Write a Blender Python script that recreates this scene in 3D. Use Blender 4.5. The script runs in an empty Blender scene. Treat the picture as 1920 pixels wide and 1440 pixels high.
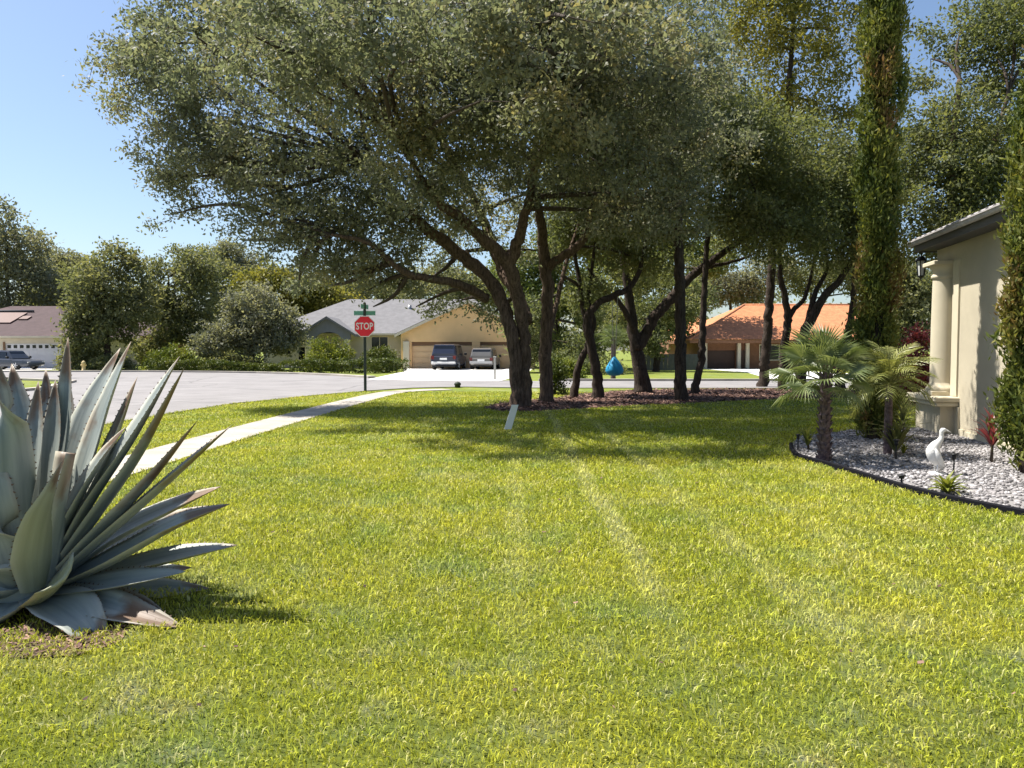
import bpy, bmesh, math, random
import numpy as np
from mathutils import Vector, Matrix
from mathutils.geometry import tessellate_polygon

# ------------------------------------------------------------------ camera, sky, sun, exposure
S = bpy.context.scene
COL = S.collection
PITCH = math.radians(2.57)
EYE = 1.5
FPX = 1450.0
cam_d = bpy.data.cameras.new('camera')
cam_d.sensor_width = 36.0
cam_d.lens = FPX / 1920 * 36
cam_d.clip_start = 0.05
cam_d.clip_end = 2000
cam = bpy.data.objects.new('camera', cam_d)
COL.objects.link(cam)
cam.location = (0, 0, EYE)
cam.rotation_euler = (math.pi / 2 - PITCH, 0, 0)
S.camera = cam

SUN_EL = math.radians(60)
SUN_TO = Vector((-0.928 * math.cos(SUN_EL), 0.372 * math.cos(SUN_EL), math.sin(SUN_EL))).normalized()
world = bpy.data.worlds.new('World')
S.world = world
world.use_nodes = True
wn = world.node_tree.nodes
wl = world.node_tree.links
sky = wn.new('ShaderNodeTexSky')
sky.sky_type = 'NISHITA'
sky.sun_disc = False
sky.sun_elevation = SUN_EL
sky.sun_rotation = math.atan2(SUN_TO.x, SUN_TO.y)
sky.air_density = 1.0
sky.dust_density = 1.2
sky.ozone_density = 3.0
bg = wn['Background']
bg.inputs['Strength'].default_value = 0.08
wl.new(sky.outputs[0], bg.inputs[0])
sun_d = bpy.data.lights.new('sun', 'SUN')
sun_d.energy = 5.0
sun_d.angle = math.radians(0.55)
sun_d.color = (1.0, 0.955, 0.87)
sun = bpy.data.objects.new('sun', sun_d)
COL.objects.link(sun)
sun.rotation_euler = SUN_TO.to_track_quat('Z', 'Y').to_euler()
S.view_settings.view_transform = 'Standard'
S.view_settings.look = 'None'
S.view_settings.gamma = 1.0
S.view_settings.exposure = 1.1
S.view_settings.use_curve_mapping = False
S.cycles.max_bounces = 12
S.cycles.diffuse_bounces = 6
S.cycles.transmission_bounces = 9
S.cycles.glossy_bounces = 2
S.cycles.use_denoising = True

RNG = np.random.default_rng(11)
random.seed(11)


# ------------------------------------------------------------------ measuring helpers (photo measurements -> metres)
def _ray(px, py):
    a = (px - 960) / FPX
    c = (720 - py) / FPX
    return a, math.cos(PITCH) + c * math.sin(PITCH), -math.sin(PITCH) + c * math.cos(PITCH)


def at(px, py, d):
    a, y, z = _ray(px, py)
    s = d / y
    return Vector((a * s, d, EYE + z * s))


def gnd(px, py, z=0.0):
    a, y, zz = _ray(px, py)
    s = (z - EYE) / zz
    return Vector((a * s, y * s, z))


# ------------------------------------------------------------------ object helpers
def tag(o, label=None, cat=None, group=None, kind=None):
    if label: o['label'] = label
    if cat: o['category'] = cat
    if group: o['group'] = group
    if kind: o['kind'] = kind
    return o


def thing(name, loc, label, cat, group=None, rz=0.0):
    o = bpy.data.objects.new(name, None)
    o.empty_display_size = 0.2
    COL.objects.link(o)
    o.location = loc
    o.rotation_euler = (0, 0, rz)
    return tag(o, label, cat, group)


def link(name, me, parent=None, loc=None, rot=None):
    o = bpy.data.objects.new(name, me)
    COL.objects.link(o)
    if parent is not None: o.parent = parent
    if loc is not None: o.location = loc
    if rot is not None: o.rotation_euler = rot
    return o


def np_mesh(name, V, F, mats, tint=None, extra=None, smooth=False):
    """V (n,3), F (m,k) all faces of k corners"""
    V = np.asarray(V, np.float32); F = np.asarray(F, np.int32)
    me = bpy.data.meshes.new(name)
    n, (m, k) = len(V), F.shape
    me.vertices.add(n); me.vertices.foreach_set('co', V.ravel())
    me.loops.add(m * k); me.loops.foreach_set('vertex_index', F.ravel())
    me.polygons.add(m)
    me.polygons.foreach_set('loop_start', np.arange(0, m * k, k, dtype=np.int32))
    me.polygons.foreach_set('loop_total', np.full(m, k, np.int32))
    if smooth: me.polygons.foreach_set('use_smooth', np.ones(m, bool))
    for nm, arr in [('tint', tint)] + list((extra or {}).items()):
        if arr is None: continue
        at_ = me.attributes.new(nm, 'FLOAT', 'POINT')
        at_.data.foreach_set('value', np.asarray(arr, np.float32))
    me.update(calc_edges=True)
    for mm in (mats if isinstance(mats, (list, tuple)) else [mats]): me.materials.append(mm)
    return me


class MB:
    """collects shapes for ONE mesh"""
    def __init__(s): s.v = []; s.f = []; s.mi = []; s.sm = []; s.t = []
    def add(s, vs, fs, mi=0, smooth=False, tint=0.5):
        b = len(s.v)
        s.v += [tuple(v) for v in vs]
        s.t += [tint] * len(vs)
        for f in fs:
            s.f.append([i + b for i in f]); s.mi.append(mi); s.sm.append(smooth)
    def box(s, x0, x1, y0, y1, z0, z1, mi=0, bev=0.0):
        if bev <= 0:
            vs = [(x0,y0,z0),(x1,y0,z0),(x1,y1,z0),(x0,y1,z0),(x0,y0,z1),(x1,y0,z1),(x1,y1,z1),(x0,y1,z1)]
            s.add(vs, [(3,2,1,0),(4,5,6,7),(0,1,5,4),(1,2,6,5),(2,3,7,6),(3,0,4,7)], mi)
        else:
            b = min(bev, (x1-x0)*.45, (y1-y0)*.45, (z1-z0)*.45)
            bm = bmesh.new()
            r = bmesh.ops.create_cube(bm, size=1)
            for v in bm.verts:
                v.co = Vector(((x0+x1)/2+v.co.x*(x1-x0), (y0+y1)/2+v.co.y*(y1-y0), (z0+z1)/2+v.co.z*(z1-z0)))
            bmesh.ops.bevel(bm, geom=bm.edges[:], offset=b, segments=1, affect='EDGES')
            bm.verts.index_update()
            s.add([v.co[:] for v in bm.verts], [[v.index for v in f.verts] for f in bm.faces], mi)
            bm.free()
    def tube(s, pts, rad, n=8, mi=0, cap=True, jit=0.0, rng=None, tint=0.5):
        pts = [Vector(p) for p in pts]
        if not hasattr(rad, '__len__'): rad = [rad] * len(pts)
        vs = []; prev = None
        for i, p in enumerate(pts):
            t = (pts[min(i+1, len(pts)-1)] - pts[max(i-1, 0)])
            if t.length < 1e-9: t = Vector((0,0,1))
            t.normalize()
            if prev is None:
                ref = Vector((0,1,0)) if abs(t.y) < .8 else Vector((1,0,0))
                a = t.cross(ref).normalized()
            else:
                a = (prev - t * prev.dot(t)).normalized()
            prev = a; b = t.cross(a)
            for k in range(n):
                th = 2*math.pi*k/n
                r = rad[i]
                if jit and rng is not None: r *= 1 + jit * (rng.random() - .5)
                vs.append(p + a*math.cos(th)*r + b*math.sin(th)*r)
        fs = []
        for i in range(len(pts)-1):
            for k in range(n):
                fs.append((i*n+k, i*n+(k+1)%n, (i+1)*n+(k+1)%n, (i+1)*n+k))
        if cap:
            fs.append(tuple(range(n-1, -1, -1))); fs.append(tuple(range((len(pts)-1)*n, len(pts)*n)))
        s.add(vs, fs, mi, True, tint)
    def lathe(s, prof, c=(0,0,0), n=16, mi=0, a0=0.0, a1=2*math.pi, smooth=True):
        full = abs(a1-a0-2*math.pi) < 1e-6
        cols = n if full else n+1
        vs = []
        for r, z in prof:
            for k in range(cols):
                th = a0+(a1-a0)*k/n
                vs.append((c[0]+r*math.cos(th), c[1]+r*math.sin(th), c[2]+z))
        fs = []
        for i in range(len(prof)-1):
            for k in range(n):
                k2 = (k+1) % cols
                fs.append((i*cols+k, i*cols+k2, (i+1)*cols+k2, (i+1)*cols+k))
        s.add(vs, fs, mi, smooth)
    def poly_prism(s, poly, z0, z1, mi=0):
        n = len(poly)
        vs = [(p[0],p[1],z0) for p in poly] + [(p[0],p[1],z1) for p in poly]
        fs = [tuple(range(n-1,-1,-1)), tuple(range(n,2*n))] + [(i,(i+1)%n,n+(i+1)%n,n+i) for i in range(n)]
        s.add(vs, fs, mi)
    def mesh(s, name, mats, origin=(0,0,0)):
        me = bpy.data.meshes.new(name)
        o = origin
        me.from_pydata([(v[0]-o[0], v[1]-o[1], v[2]-o[2]) for v in s.v], [], s.f)
        for m in (mats if isinstance(mats, (list, tuple)) else [mats]): me.materials.append(m)
        me.polygons.foreach_set('material_index', s.mi)
        me.polygons.foreach_set('use_smooth', s.sm)
        a = me.attributes.new('tint', 'FLOAT', 'POINT'); a.data.foreach_set('value', np.asarray(s.t, np.float32))
        me.update()
        return me
    def build(s, name, mats, parent=None, world=False, loc=None):
        o = parent.location if (world and parent is not None) else (0,0,0)
        return link(name, s.mesh(name, mats, o), parent, loc)


def smooth_path(pts, rads, step=0.35):
    """Catmull-Rom through pts"""
    P = [Vector(p) for p in pts]; out = []; ro = []
    n = len(P)
    for i in range(n-1):
        p0, p1, p2, p3 = P[max(i-1,0)], P[i], P[i+1], P[min(i+2,n-1)]
        m = max(2, int((p2-p1).length/step))
        for k in range(m):
            t = k/m
            q = .5*((2*p1)+(p2-p0)*t+(2*p0-5*p1+4*p2-p3)*t*t+(3*p1-p0-3*p2+p3)*t**3)
            out.append(q); ro.append(rads[i]*(1-t)+rads[i+1]*t)
    out.append(P[-1]); ro.append(rads[-1])
    return out, ro


def inside(poly, x, y):
    poly = np.asarray([(p[0], p[1]) for p in poly]); r = np.zeros(len(x), bool); j = len(poly)-1
    for i in range(len(poly)):
        xi, yi = poly[i]; xj, yj = poly[j]
        c = ((yi > y) != (yj > y)) & (x < (xj-xi)*(y-yi)/(yj-yi+1e-12)+xi)
        r ^= c; j = i
    return r


# ------------------------------------------------------------------ materials
def _nt(name):
    m = bpy.data.materials.new(name); m.use_nodes = True
    nt = m.node_tree
    return m, nt, nt.nodes, nt.links, nt.nodes['Principled BSDF']


def surf(name, col, rough=0.8, var=0.15, scale=3.0, bump=0.0, bscale=40.0, metal=0.0, spec=0.3, col2=None, detail=6):
    m, nt, N, L, P = _nt(name)
    geo = N.new('ShaderNodeNewGeometry')
    nz = N.new('ShaderNodeTexNoise'); nz.inputs['Scale'].default_value = scale; nz.inputs['Detail'].default_value = detail
    nz.inputs['Roughness'].default_value = 0.65
    L.new(geo.outputs['Position'], nz.inputs['Vector'])
    rp = N.new('ShaderNodeValToRGB')
    c2 = col2 or [min(1, c*(1+var)) for c in col]
    rp.color_ramp.elements[0].position = .3; rp.color_ramp.elements[1].position = .7
    rp.color_ramp.elements[0].color = (*[c*(1-var) for c in col], 1)
    rp.color_ramp.elements[1].color = (*c2, 1)
    L.new(nz.outputs['Fac'], rp.inputs[0]); L.new(rp.outputs[0], P.inputs['Base Color'])
    P.inputs['Roughness'].default_value = rough; P.inputs['Metallic'].default_value = metal
    P.inputs['Specular IOR Level'].default_value = spec
    if bump:
        n2 = N.new('ShaderNodeTexNoise'); n2.inputs['Scale'].default_value = bscale; n2.inputs['Detail'].default_value = 5
        L.new(geo.outputs['Position'], n2.inputs['Vector'])
        b = N.new('ShaderNodeBump'); b.inputs['Strength'].default_value = bump; b.inputs['Distance'].default_value = .02
        L.new(n2.outputs['Fac'], b.inputs['Height']); L.new(b.outputs[0], P.inputs['Normal'])
    return m


def leafmat(name, cols, transl=0.35, rough=0.45, spec=0.35, nscale=0.35, tcol=None):
    """leaf colours along the per-leaf tint plus a slow drift in space; partly translucent"""
    m, nt, N, L, P = _nt(name)
    a = N.new('ShaderNodeAttribute'); a.attribute_name = 'tint'
    geo = N.new('ShaderNodeNewGeometry')
    nz = N.new('ShaderNodeTexNoise'); nz.inputs['Scale'].default_value = nscale; nz.inputs['Detail'].default_value = 2
    L.new(geo.outputs['Position'], nz.inputs['Vector'])
    ma = N.new('ShaderNodeMath'); ma.operation = 'MULTIPLY_ADD'; ma.inputs[1].default_value = 1.3; ma.inputs[2].default_value = -.65
    L.new(nz.outputs['Fac'], ma.inputs[0])
    ad = N.new('ShaderNodeMath'); ad.operation = 'ADD'; ad.use_clamp = True
    L.new(ma.outputs[0], ad.inputs[0]); L.new(a.outputs['Fac'], ad.inputs[1])
    rp = N.new('ShaderNodeValToRGB')
    el = rp.color_ramp.elements
    while len(el) < len(cols): el.new(.5)
    for i, c in enumerate(cols):
        el[i].position = i/(len(cols)-1); el[i].color = (*c, 1)
    L.new(ad.outputs[0], rp.inputs[0]); L.new(rp.outputs[0], P.inputs['Base Color'])
    P.inputs['Roughness'].default_value = rough; P.inputs['Specular IOR Level'].default_value = spec
    T = N.new('ShaderNodeBsdfTranslucent')
    mx = N.new('ShaderNodeMixRGB'); mx.blend_type = 'MULTIPLY'; mx.inputs[0].default_value = 1
    L.new(rp.outputs[0], mx.inputs[1]); mx.inputs[2].default_value = (*(tcol or (1.15, 1.1, .62)), 1)
    L.new(mx.outputs[0], T.inputs['Color'])
    ms = N.new('ShaderNodeMixShader'); ms.inputs[0].default_value = transl
    L.new(P.outputs[0], ms.inputs[1]); L.new(T.outputs[0], ms.inputs[2])
    L.new(ms.outputs[0], N['Material Output'].inputs[0])
    return m


def lawn_nodes(N, L):
    """mown turf colour as a function of place: patches, pale mower lines, thin dry spots"""
    geo = N.new('ShaderNodeNewGeometry')
    def noise(sc, det=4, rough=.6):
        n = N.new('ShaderNodeTexNoise'); n.inputs['Scale'].default_value = sc; n.inputs['Detail'].default_value = det
        n.inputs['Roughness'].default_value = rough
        L.new(geo.outputs['Position'], n.inputs['Vector']); return n.outputs['Fac']
    def ramp(inp, p0, p1, c0=(0,0,0), c1=(1,1,1)):
        r = N.new('ShaderNodeValToRGB'); r.color_ramp.elements[0].position = p0; r.color_ramp.elements[1].position = p1
        r.color_ramp.elements[0].color = (*c0, 1); r.color_ramp.elements[1].color = (*c1, 1)
        L.new(inp, r.inputs[0]); return r.outputs[0]
    def mix(f, a, b):
        m = N.new('ShaderNodeMixRGB')
        if isinstance(f, float): m.inputs[0].default_value = f
        else: L.new(f, m.inputs[0])
        for s, v in ((1, a), (2, b)):
            if isinstance(v, tuple): m.inputs[s].default_value = (*v, 1)
            else: L.new(v, m.inputs[s])
        return m.outputs[0]
    def math_(op, a, b):
        m = N.new('ShaderNodeMath'); m.operation = op
        for s, v in ((0, a), (1, b)):
            if isinstance(v, (int, float)): m.inputs[s].default_value = v
            else: L.new(v, m.inputs[s])
        return m.outputs[0]
    base = ramp(noise(.55, 5, .62), .34, .68, (.255, .282, .021), (.435, .403, .043))
    fine = ramp(noise(9.0, 4, .7), .35, .7)
    col = mix(math_('MULTIPLY', fine, .45), base, (.24, .285, .036))
    col = mix(math_('MULTIPLY', ramp(noise(1.3, 4, .6), .50, .66), .55), col, (.21, .285, .072))
    col = mix(math_('MULTIPLY', ramp(noise(.75, 5, .7), .54, .70), .45), col, (.47, .44, .20))
    sx = N.new('ShaderNodeSeparateXYZ'); L.new(geo.outputs['Position'], sx.inputs[0])
    xx = math_('ADD', sx.outputs['X'], math_('MULTIPLY', noise(.35, 2), .35))
    st = math_('SINE', math_('MULTIPLY', xx, 2*math.pi/.83), 0.0)
    st = ramp(st, .62, .98)
    st = math_('MULTIPLY', st, ramp(noise(.9, 3), .25, .62))
    gx = math_('SUBTRACT', sx.outputs['X'], 1.15)
    gw = math_('POWER', 2.71828, math_('MULTIPLY', math_('MULTIPLY', gx, gx), -.75))
    st = math_('MULTIPLY', st, math_('ADD', math_('MULTIPLY', gw, .70), .14))
    fy = N.new('ShaderNodeMapRange'); fy.inputs[1].default_value = 3.2; fy.inputs[2].default_value = 5.5; fy.inputs[3].default_value = .12
    L.new(sx.outputs['Y'], fy.inputs[0])
    st = math_('MULTIPLY', st, fy.outputs[0])
    col = mix(st, col, (.48, .46, .15))
    near = N.new('ShaderNodeMapRange'); near.inputs[1].default_value = 6.5; near.inputs[2].default_value = 2.6
    L.new(sx.outputs['Y'], near.inputs[0])
    dry = ramp(noise(2.6, 6, .72), .55, .72)
    dry = math_('MULTIPLY', dry, math_('ADD', math_('MULTIPLY', near.outputs[0], .6), .08))
    col = mix(dry, col, (.46, .39, .19))
    sp_ = ramp(noise(1.15, 4, .6), .64, .74)
    n2_ = N.new('ShaderNodeMapRange'); n2_.inputs[1].default_value = 4.2; n2_.inputs[2].default_value = 2.9
    L.new(sx.outputs['Y'], n2_.inputs[0])
    col = mix(math_('MULTIPLY', sp_, math_('MULTIPLY', n2_.outputs[0], .7)), col, (.42, .31, .16))
    return col, geo


def make_lawn(name, blade):
    m, nt, N, L, P = _nt(name)
    col, geo = lawn_nodes(N, L)
    if blade:
        a = N.new('ShaderNodeAttribute'); a.attribute_name = 'tint'
        v = N.new('ShaderNodeMapRange'); v.inputs[3].default_value = .75; v.inputs[4].default_value = 2.05
        L.new(a.outputs['Fac'], v.inputs[0])
        mu = N.new('ShaderNodeVectorMath'); mu.operation = 'SCALE'
        L.new(col, mu.inputs[0]); L.new(v.outputs[0], mu.inputs['Scale'])
        st_ = N.new('ShaderNodeMapRange'); st_.inputs[1].default_value = .86; st_.inputs[2].default_value = .9; st_.inputs[4].default_value = .7
        L.new(a.outputs['Fac'], st_.inputs[0])
        mxs = N.new('ShaderNodeMixRGB'); mxs.inputs[2].default_value = (.62, .56, .30, 1)
        L.new(st_.outputs[0], mxs.inputs[0]); L.new(mu.outputs[0], mxs.inputs[1]); mu = mxs
        L.new(mu.outputs[0], P.inputs['Base Color'])
        T = N.new('ShaderNodeBsdfTranslucent'); L.new(mu.outputs[0], T.inputs[0])
        ms = N.new('ShaderNodeMixShader'); ms.inputs[0].default_value = .42
        L.new(P.outputs[0], ms.inputs[1]); L.new(T.outputs[0], ms.inputs[2]); L.new(ms.outputs[0], N['Material Output'].inputs[0])
        P.inputs['Roughness'].default_value = .65; P.inputs['Specular IOR Level'].default_value = .12
    else:
        n2 = N.new('ShaderNodeTexNoise'); n2.inputs['Scale'].default_value = 38; n2.inputs['Detail'].default_value = 6
        n2.inputs['Roughness'].default_value = .75
        L.new(geo.outputs['Position'], n2.inputs['Vector'])
        r = N.new('ShaderNodeMapRange'); r.inputs[1].default_value = .3; r.inputs[2].default_value = .7
        r.inputs[3].default_value = .55; r.inputs[4].default_value = 1.2
        L.new(n2.outputs['Fac'], r.inputs[0])
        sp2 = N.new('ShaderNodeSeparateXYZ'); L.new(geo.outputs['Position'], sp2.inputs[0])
        blade_shade = N.new('ShaderNodeMapRange'); blade_shade.inputs[1].default_value = 5; blade_shade.inputs[2].default_value = 24; blade_shade.inputs[3].default_value = .66; blade_shade.inputs[4].default_value = 1.0  # nearby ground darkened: shade between the blades put into the colour
        L.new(sp2.outputs['Y'], blade_shade.inputs[0])
        mr_ = N.new('ShaderNodeMath'); mr_.operation = 'MULTIPLY'; L.new(r.outputs[0], mr_.inputs[0]); L.new(blade_shade.outputs[0], mr_.inputs[1]); r = mr_
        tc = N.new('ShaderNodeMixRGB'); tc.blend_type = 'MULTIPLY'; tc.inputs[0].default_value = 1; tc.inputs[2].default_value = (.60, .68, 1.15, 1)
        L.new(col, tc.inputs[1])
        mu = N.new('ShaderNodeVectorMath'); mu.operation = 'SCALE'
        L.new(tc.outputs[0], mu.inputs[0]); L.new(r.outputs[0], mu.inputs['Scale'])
        L.new(mu.outputs[0], P.inputs['Base Color'])
        b = N.new('ShaderNodeBump'); b.inputs['Strength'].default_value = .6; b.inputs['Distance'].default_value = .04
        L.new(n2.outputs['Fac'], b.inputs['Height']); L.new(b.outputs[0], P.inputs['Normal'])
        P.inputs['Roughness'].default_value = .9; P.inputs['Specular IOR Level'].default_value = .1
    return m


def barkmat(name, col):
    m, nt, N, L, P = _nt(name)
    geo = N.new('ShaderNodeNewGeometry')
    mp = N.new('ShaderNodeMapping'); mp.inputs['Scale'].default_value = (9, 9, 1.6)
    L.new(geo.outputs['Position'], mp.inputs[0])
    n = N.new('ShaderNodeTexNoise'); n.inputs['Scale'].default_value = 2.2; n.inputs['Detail'].default_value = 8; n.inputs['Roughness'].default_value = .75
    L.new(mp.outputs[0], n.inputs['Vector'])
    rp = N.new('ShaderNodeValToRGB'); e = rp.color_ramp.elements
    e[0].position = .35; e[0].color = (*[c*.35 for c in col], 1); e[1].position = .68; e[1].color = (*[c*1.7 for c in col], 1)
    L.new(n.outputs['Fac'], rp.inputs[0]); L.new(rp.outputs[0], P.inputs['Base Color'])
    b = N.new('ShaderNodeBump'); b.inputs['Strength'].default_value = .9; b.inputs['Distance'].default_value = .06
    L.new(n.outputs['Fac'], b.inputs['Height']); L.new(b.outputs[0], P.inputs['Normal'])
    P.inputs['Roughness'].default_value = .95; P.inputs['Specular IOR Level'].default_value = .1
    return m


M = {}
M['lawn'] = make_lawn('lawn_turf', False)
M['blade'] = make_lawn('grass_blade', True)
M['asphalt'] = surf('worn_asphalt', (.225, .212, .21), .9, .14, .5, .3, 120, detail=10)
def crack(mm, sc, col, w):
    nt = mm.node_tree; N, L = nt.nodes, nt.links; P = N['Principled BSDF']
    src = P.inputs['Base Color'].links[0].from_socket
    geo = N.new('ShaderNodeNewGeometry')
    nz = N.new('ShaderNodeTexNoise'); nz.inputs['Scale'].default_value = sc*3; nz.inputs['Detail'].default_value = 4
    L.new(geo.outputs['Position'], nz.inputs['Vector'])
    mxv = N.new('ShaderNodeMixRGB'); mxv.inputs[0].default_value = .25
    L.new(geo.outputs['Position'], mxv.inputs[1]); L.new(nz.outputs['Color'], mxv.inputs[2])
    vo = N.new('ShaderNodeTexVoronoi'); vo.feature = 'DISTANCE_TO_EDGE'; vo.inputs['Scale'].default_value = sc
    L.new(mxv.outputs[0], vo.inputs['Vector'])
    r = N.new('ShaderNodeMapRange'); r.inputs[1].default_value = 0; r.inputs[2].default_value = w; r.inputs[3].default_value = .65; r.inputs[4].default_value = 0
    L.new(vo.outputs['Distance'], r.inputs[0])
    st = N.new('ShaderNodeTexNoise'); st.inputs['Scale'].default_value = .8; st.inputs['Detail'].default_value = 6
    L.new(geo.outputs['Position'], st.inputs['Vector'])
    sr = N.new('ShaderNodeMapRange'); sr.inputs[1].default_value = .52; sr.inputs[2].default_value = .75; sr.inputs[4].default_value = .35
    L.new(st.outputs['Fac'], sr.inputs[0])
    ad = N.new('ShaderNodeMath'); ad.operation = 'MAXIMUM'; L.new(r.outputs[0], ad.inputs[0]); L.new(sr.outputs[0], ad.inputs[1])
    mx = N.new('ShaderNodeMixRGB'); mx.inputs[2].default_value = (*col, 1)
    L.new(ad.outputs[0], mx.inputs[0]); L.new(src, mx.inputs[1]); L.new(mx.outputs[0], P.inputs['Base Color'])
crack(M['asphalt'], .22, (.10, .095, .095), .012)
M['concrete'] = surf('pale_concrete', (.37, .335, .29), .85, .22, 1.4, .25, 60)
M['kerbgrey'] = surf('weathered_kerb', (.24, .225, .20), .9, .25, 1.2, .3, 60)
M['drive'] = surf('drive_concrete', (.70, .68, .65), .85, .08, .6, .15, 60)
M['mulch'] = surf('red_mulch', (.075, .035, .026), .95, .5, 14, .6, 50, col2=(.16, .085, .06))
M['soil'] = surf('bare_soil', (.09, .06, .04), .95, .4, 6, .6, 45, col2=(.17, .12, .07))
M['gravelbase'] = surf('gravel_base', (.22, .21, .21), .95, .3, 30, .5, 60)
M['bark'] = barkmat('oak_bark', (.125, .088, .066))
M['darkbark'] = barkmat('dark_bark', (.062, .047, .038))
M['twig'] = surf('twig_bark', (.06, .045, .035), .95, .3, 8)
M['oak'] = leafmat('oak_leaves', [(.105, .12, .085), (.178, .19, .128), (.235, .235, .155), (.27, .225, .115)], .48, .6, .4, tcol=(1.05, 1.1, .72))
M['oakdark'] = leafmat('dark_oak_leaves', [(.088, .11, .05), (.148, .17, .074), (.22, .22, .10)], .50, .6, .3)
M['yellowleaf'] = leafmat('yellow_green_leaves', [(.12, .135, .034), (.205, .20, .048), (.29, .255, .06)], .48, .5, .3)
M['greenleaf'] = leafmat('fresh_green_leaves', [(.07, .105, .028), (.13, .165, .042), (.20, .215, .06)], .48, .5, .3)
M['fartree'] = leafmat('far_tree_leaves', [(.10, .12, .064), (.175, .188, .094), (.26, .25, .13)], .50, .6, .3, .2)
M['fargrey'] = leafmat('far_grey_leaves', [(.125, .138, .10), (.205, .212, .15), (.28, .275, .19)], .48, .6, .3, .2)
M['hedge'] = leafmat('hedge_leaves', [(.038, .060, .014), (.085, .110, .022), (.15, .16, .035)], .30, .5, .3, .6)
M['limebush'] = leafmat('lime_bush_leaves', [(.085, .12, .02), (.16, .19, .03), (.24, .25, .05)], .35, .5, .3, .6)
M['cypress'] = leafmat('cypress_sprays', [(.065, .095, .024), (.125, .15, .034), (.20, .205, .048), (.20, .12, .055)], .36, .6, .2, 1.1)
M['redleaf'] = leafmat('red_leaves', [(.07, .016, .018), (.16, .035, .04), (.24, .07, .06)], .35, .4, .4, .8, (1.3, .8, .7))
M['fan'] = leafmat('fan_palm_leaf', [(.11, .155, .06), (.18, .225, .09), (.27, .30, .15)], .30, .4, .5, .8)
M['feather'] = leafmat('feather_palm_leaf', [(.13, .16, .04), (.215, .235, .065), (.33, .33, .12)], .35, .4, .5, .8)
M['boots'] = surf('palm_boots', (.075, .045, .05), .9, .5, 20, .6, 60, col2=(.19, .14, .15))
M['stucco'] = surf('cream_stucco', (.50, .445, .335), .9, .10, 1.1, .5, 160)
M['stucco_trim'] = surf('cream_trim', (.56, .50, .375), .85, .05, 3, .2, 120)
M['soffit'] = surf('grey_soffit', (.11, .105, .11), .8, .1, 2)
M['rooftile_grey'] = surf('grey_roof_tile', (.33, .31, .31), .8, .2, 5, .3, 30)
M['tanwall'] = surf('tan_wall', (.80, .53, .265), .9, .05, 1.2, .2, 60)
M['tandoor'] = surf('tan_garage_door', (.68, .47, .27), .7, .04, 1.2)
M['tantrim'] = surf('pale_trim', (.62, .55, .43), .8, .05, 2)
M['browntrim'] = surf('brown_trim', (.17, .10, .06), .8, .1, 2)
M['shingle'] = surf('grey_shingles', (.165, .16, .165), .9, .16, 2.4, .5, 14)
M['darkshingle'] = surf('maroon_shingles', (.075, .05, .052), .9, .18, 1.8, .5, 14)
M['greywall'] = surf('grey_gable', (.20, .20, .24), .9, .1, 2)
M['whitewall'] = surf('cream_wall', (.52, .47, .39), .9, .06, 2)
M['doorwhite'] = surf('white_garage_door', (.60, .59, .62), .6, .04, 1)
M['glass'] = surf('dark_window', (.012, .014, .018), .12, .1, 1, spec=.6)
M['terracotta'] = surf('terracotta_tiles', (.42, .165, .078), .85, .18, 3.0, .4, 12, col2=(.58, .24, .11))
M['brick'] = surf('orange_brick', (.22, .11, .065), .9, .15, 4, .3, 30)
M['browndoor'] = surf('brown_door', (.075, .045, .035), .6, .1, 2)
M['salmon'] = surf('salmon_wall', (.36, .19, .13), .9, .1, 1)
M['panel'] = surf('roof_panel', (.11, .05, .045), .5, .1, 1)
M['black'] = surf('black_plastic', (.016, .016, .017), .5, .2, 8)
M['rubber'] = surf('tyre_rubber', (.018, .018, .018), .85, .2, 8)
M['navy'] = surf('navy_car_paint', (.030, .036, .060), .22, .05, 2, spec=.6)
M['silver'] = surf('silver_car_paint', (.36, .36, .37), .28, .05, 2, metal=.5)
M['charcoal'] = surf('charcoal_car_paint', (.13, .125, .12), .28, .05, 2, spec=.6)
M['slate'] = surf('slate_blue_car_paint', (.04, .048, .068), .28, .05, 2, spec=.6)
M['chrome'] = surf('bumper_metal', (.55, .55, .56), .35, .05, 4, metal=.6)
M['tail'] = surf('red_lens', (.12, .008, .008), .2, .05, 3, spec=.6)
M['lens'] = surf('clear_lens', (.6, .6, .6), .15, .05, 3, spec=.6)
M['signred'] = surf('sign_red', (.78, .026, .045), .45, .04, 5)
M['signwhite'] = surf('sign_white', (.80, .80, .80), .45, .03, 5)
M['signgreen'] = surf('sign_green', (.13, .34, .27), .45, .05, 5)
M['signback'] = surf('sign_aluminium', (.30, .30, .30), .4, .05, 5, metal=.6)
M['post'] = surf('dark_post', (.03, .04, .036), .6, .2, 4)
M['white'] = surf('white_board', (.72, .74, .70), .6, .05, 6)
M['statue'] = surf('white_stone', (.60, .59, .57), .7, .05, 8, .2, 50)
M['edging'] = surf('dark_edging', (.008, .008, .011), .8, .2, 6, spec=.08)
M['blue'] = surf('blue_cloth', (.02, .26, .48), .6, .1, 6)
M['rope'] = surf('pale_rope', (.40, .38, .32), .9, .1, 6)
M['greypost'] = surf('grey_post', (.38, .37, .35), .7, .1, 6)
M['yellowpost'] = surf('tan_hydrant', (.55, .42, .20), .6, .1, 6)
M['fencewood'] = surf('grey_fence', (.12, .125, .13), .9, .15, 4)
M['stub'] = surf('dark_cap', (.035, .045, .03), .7, .2, 6)

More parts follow.
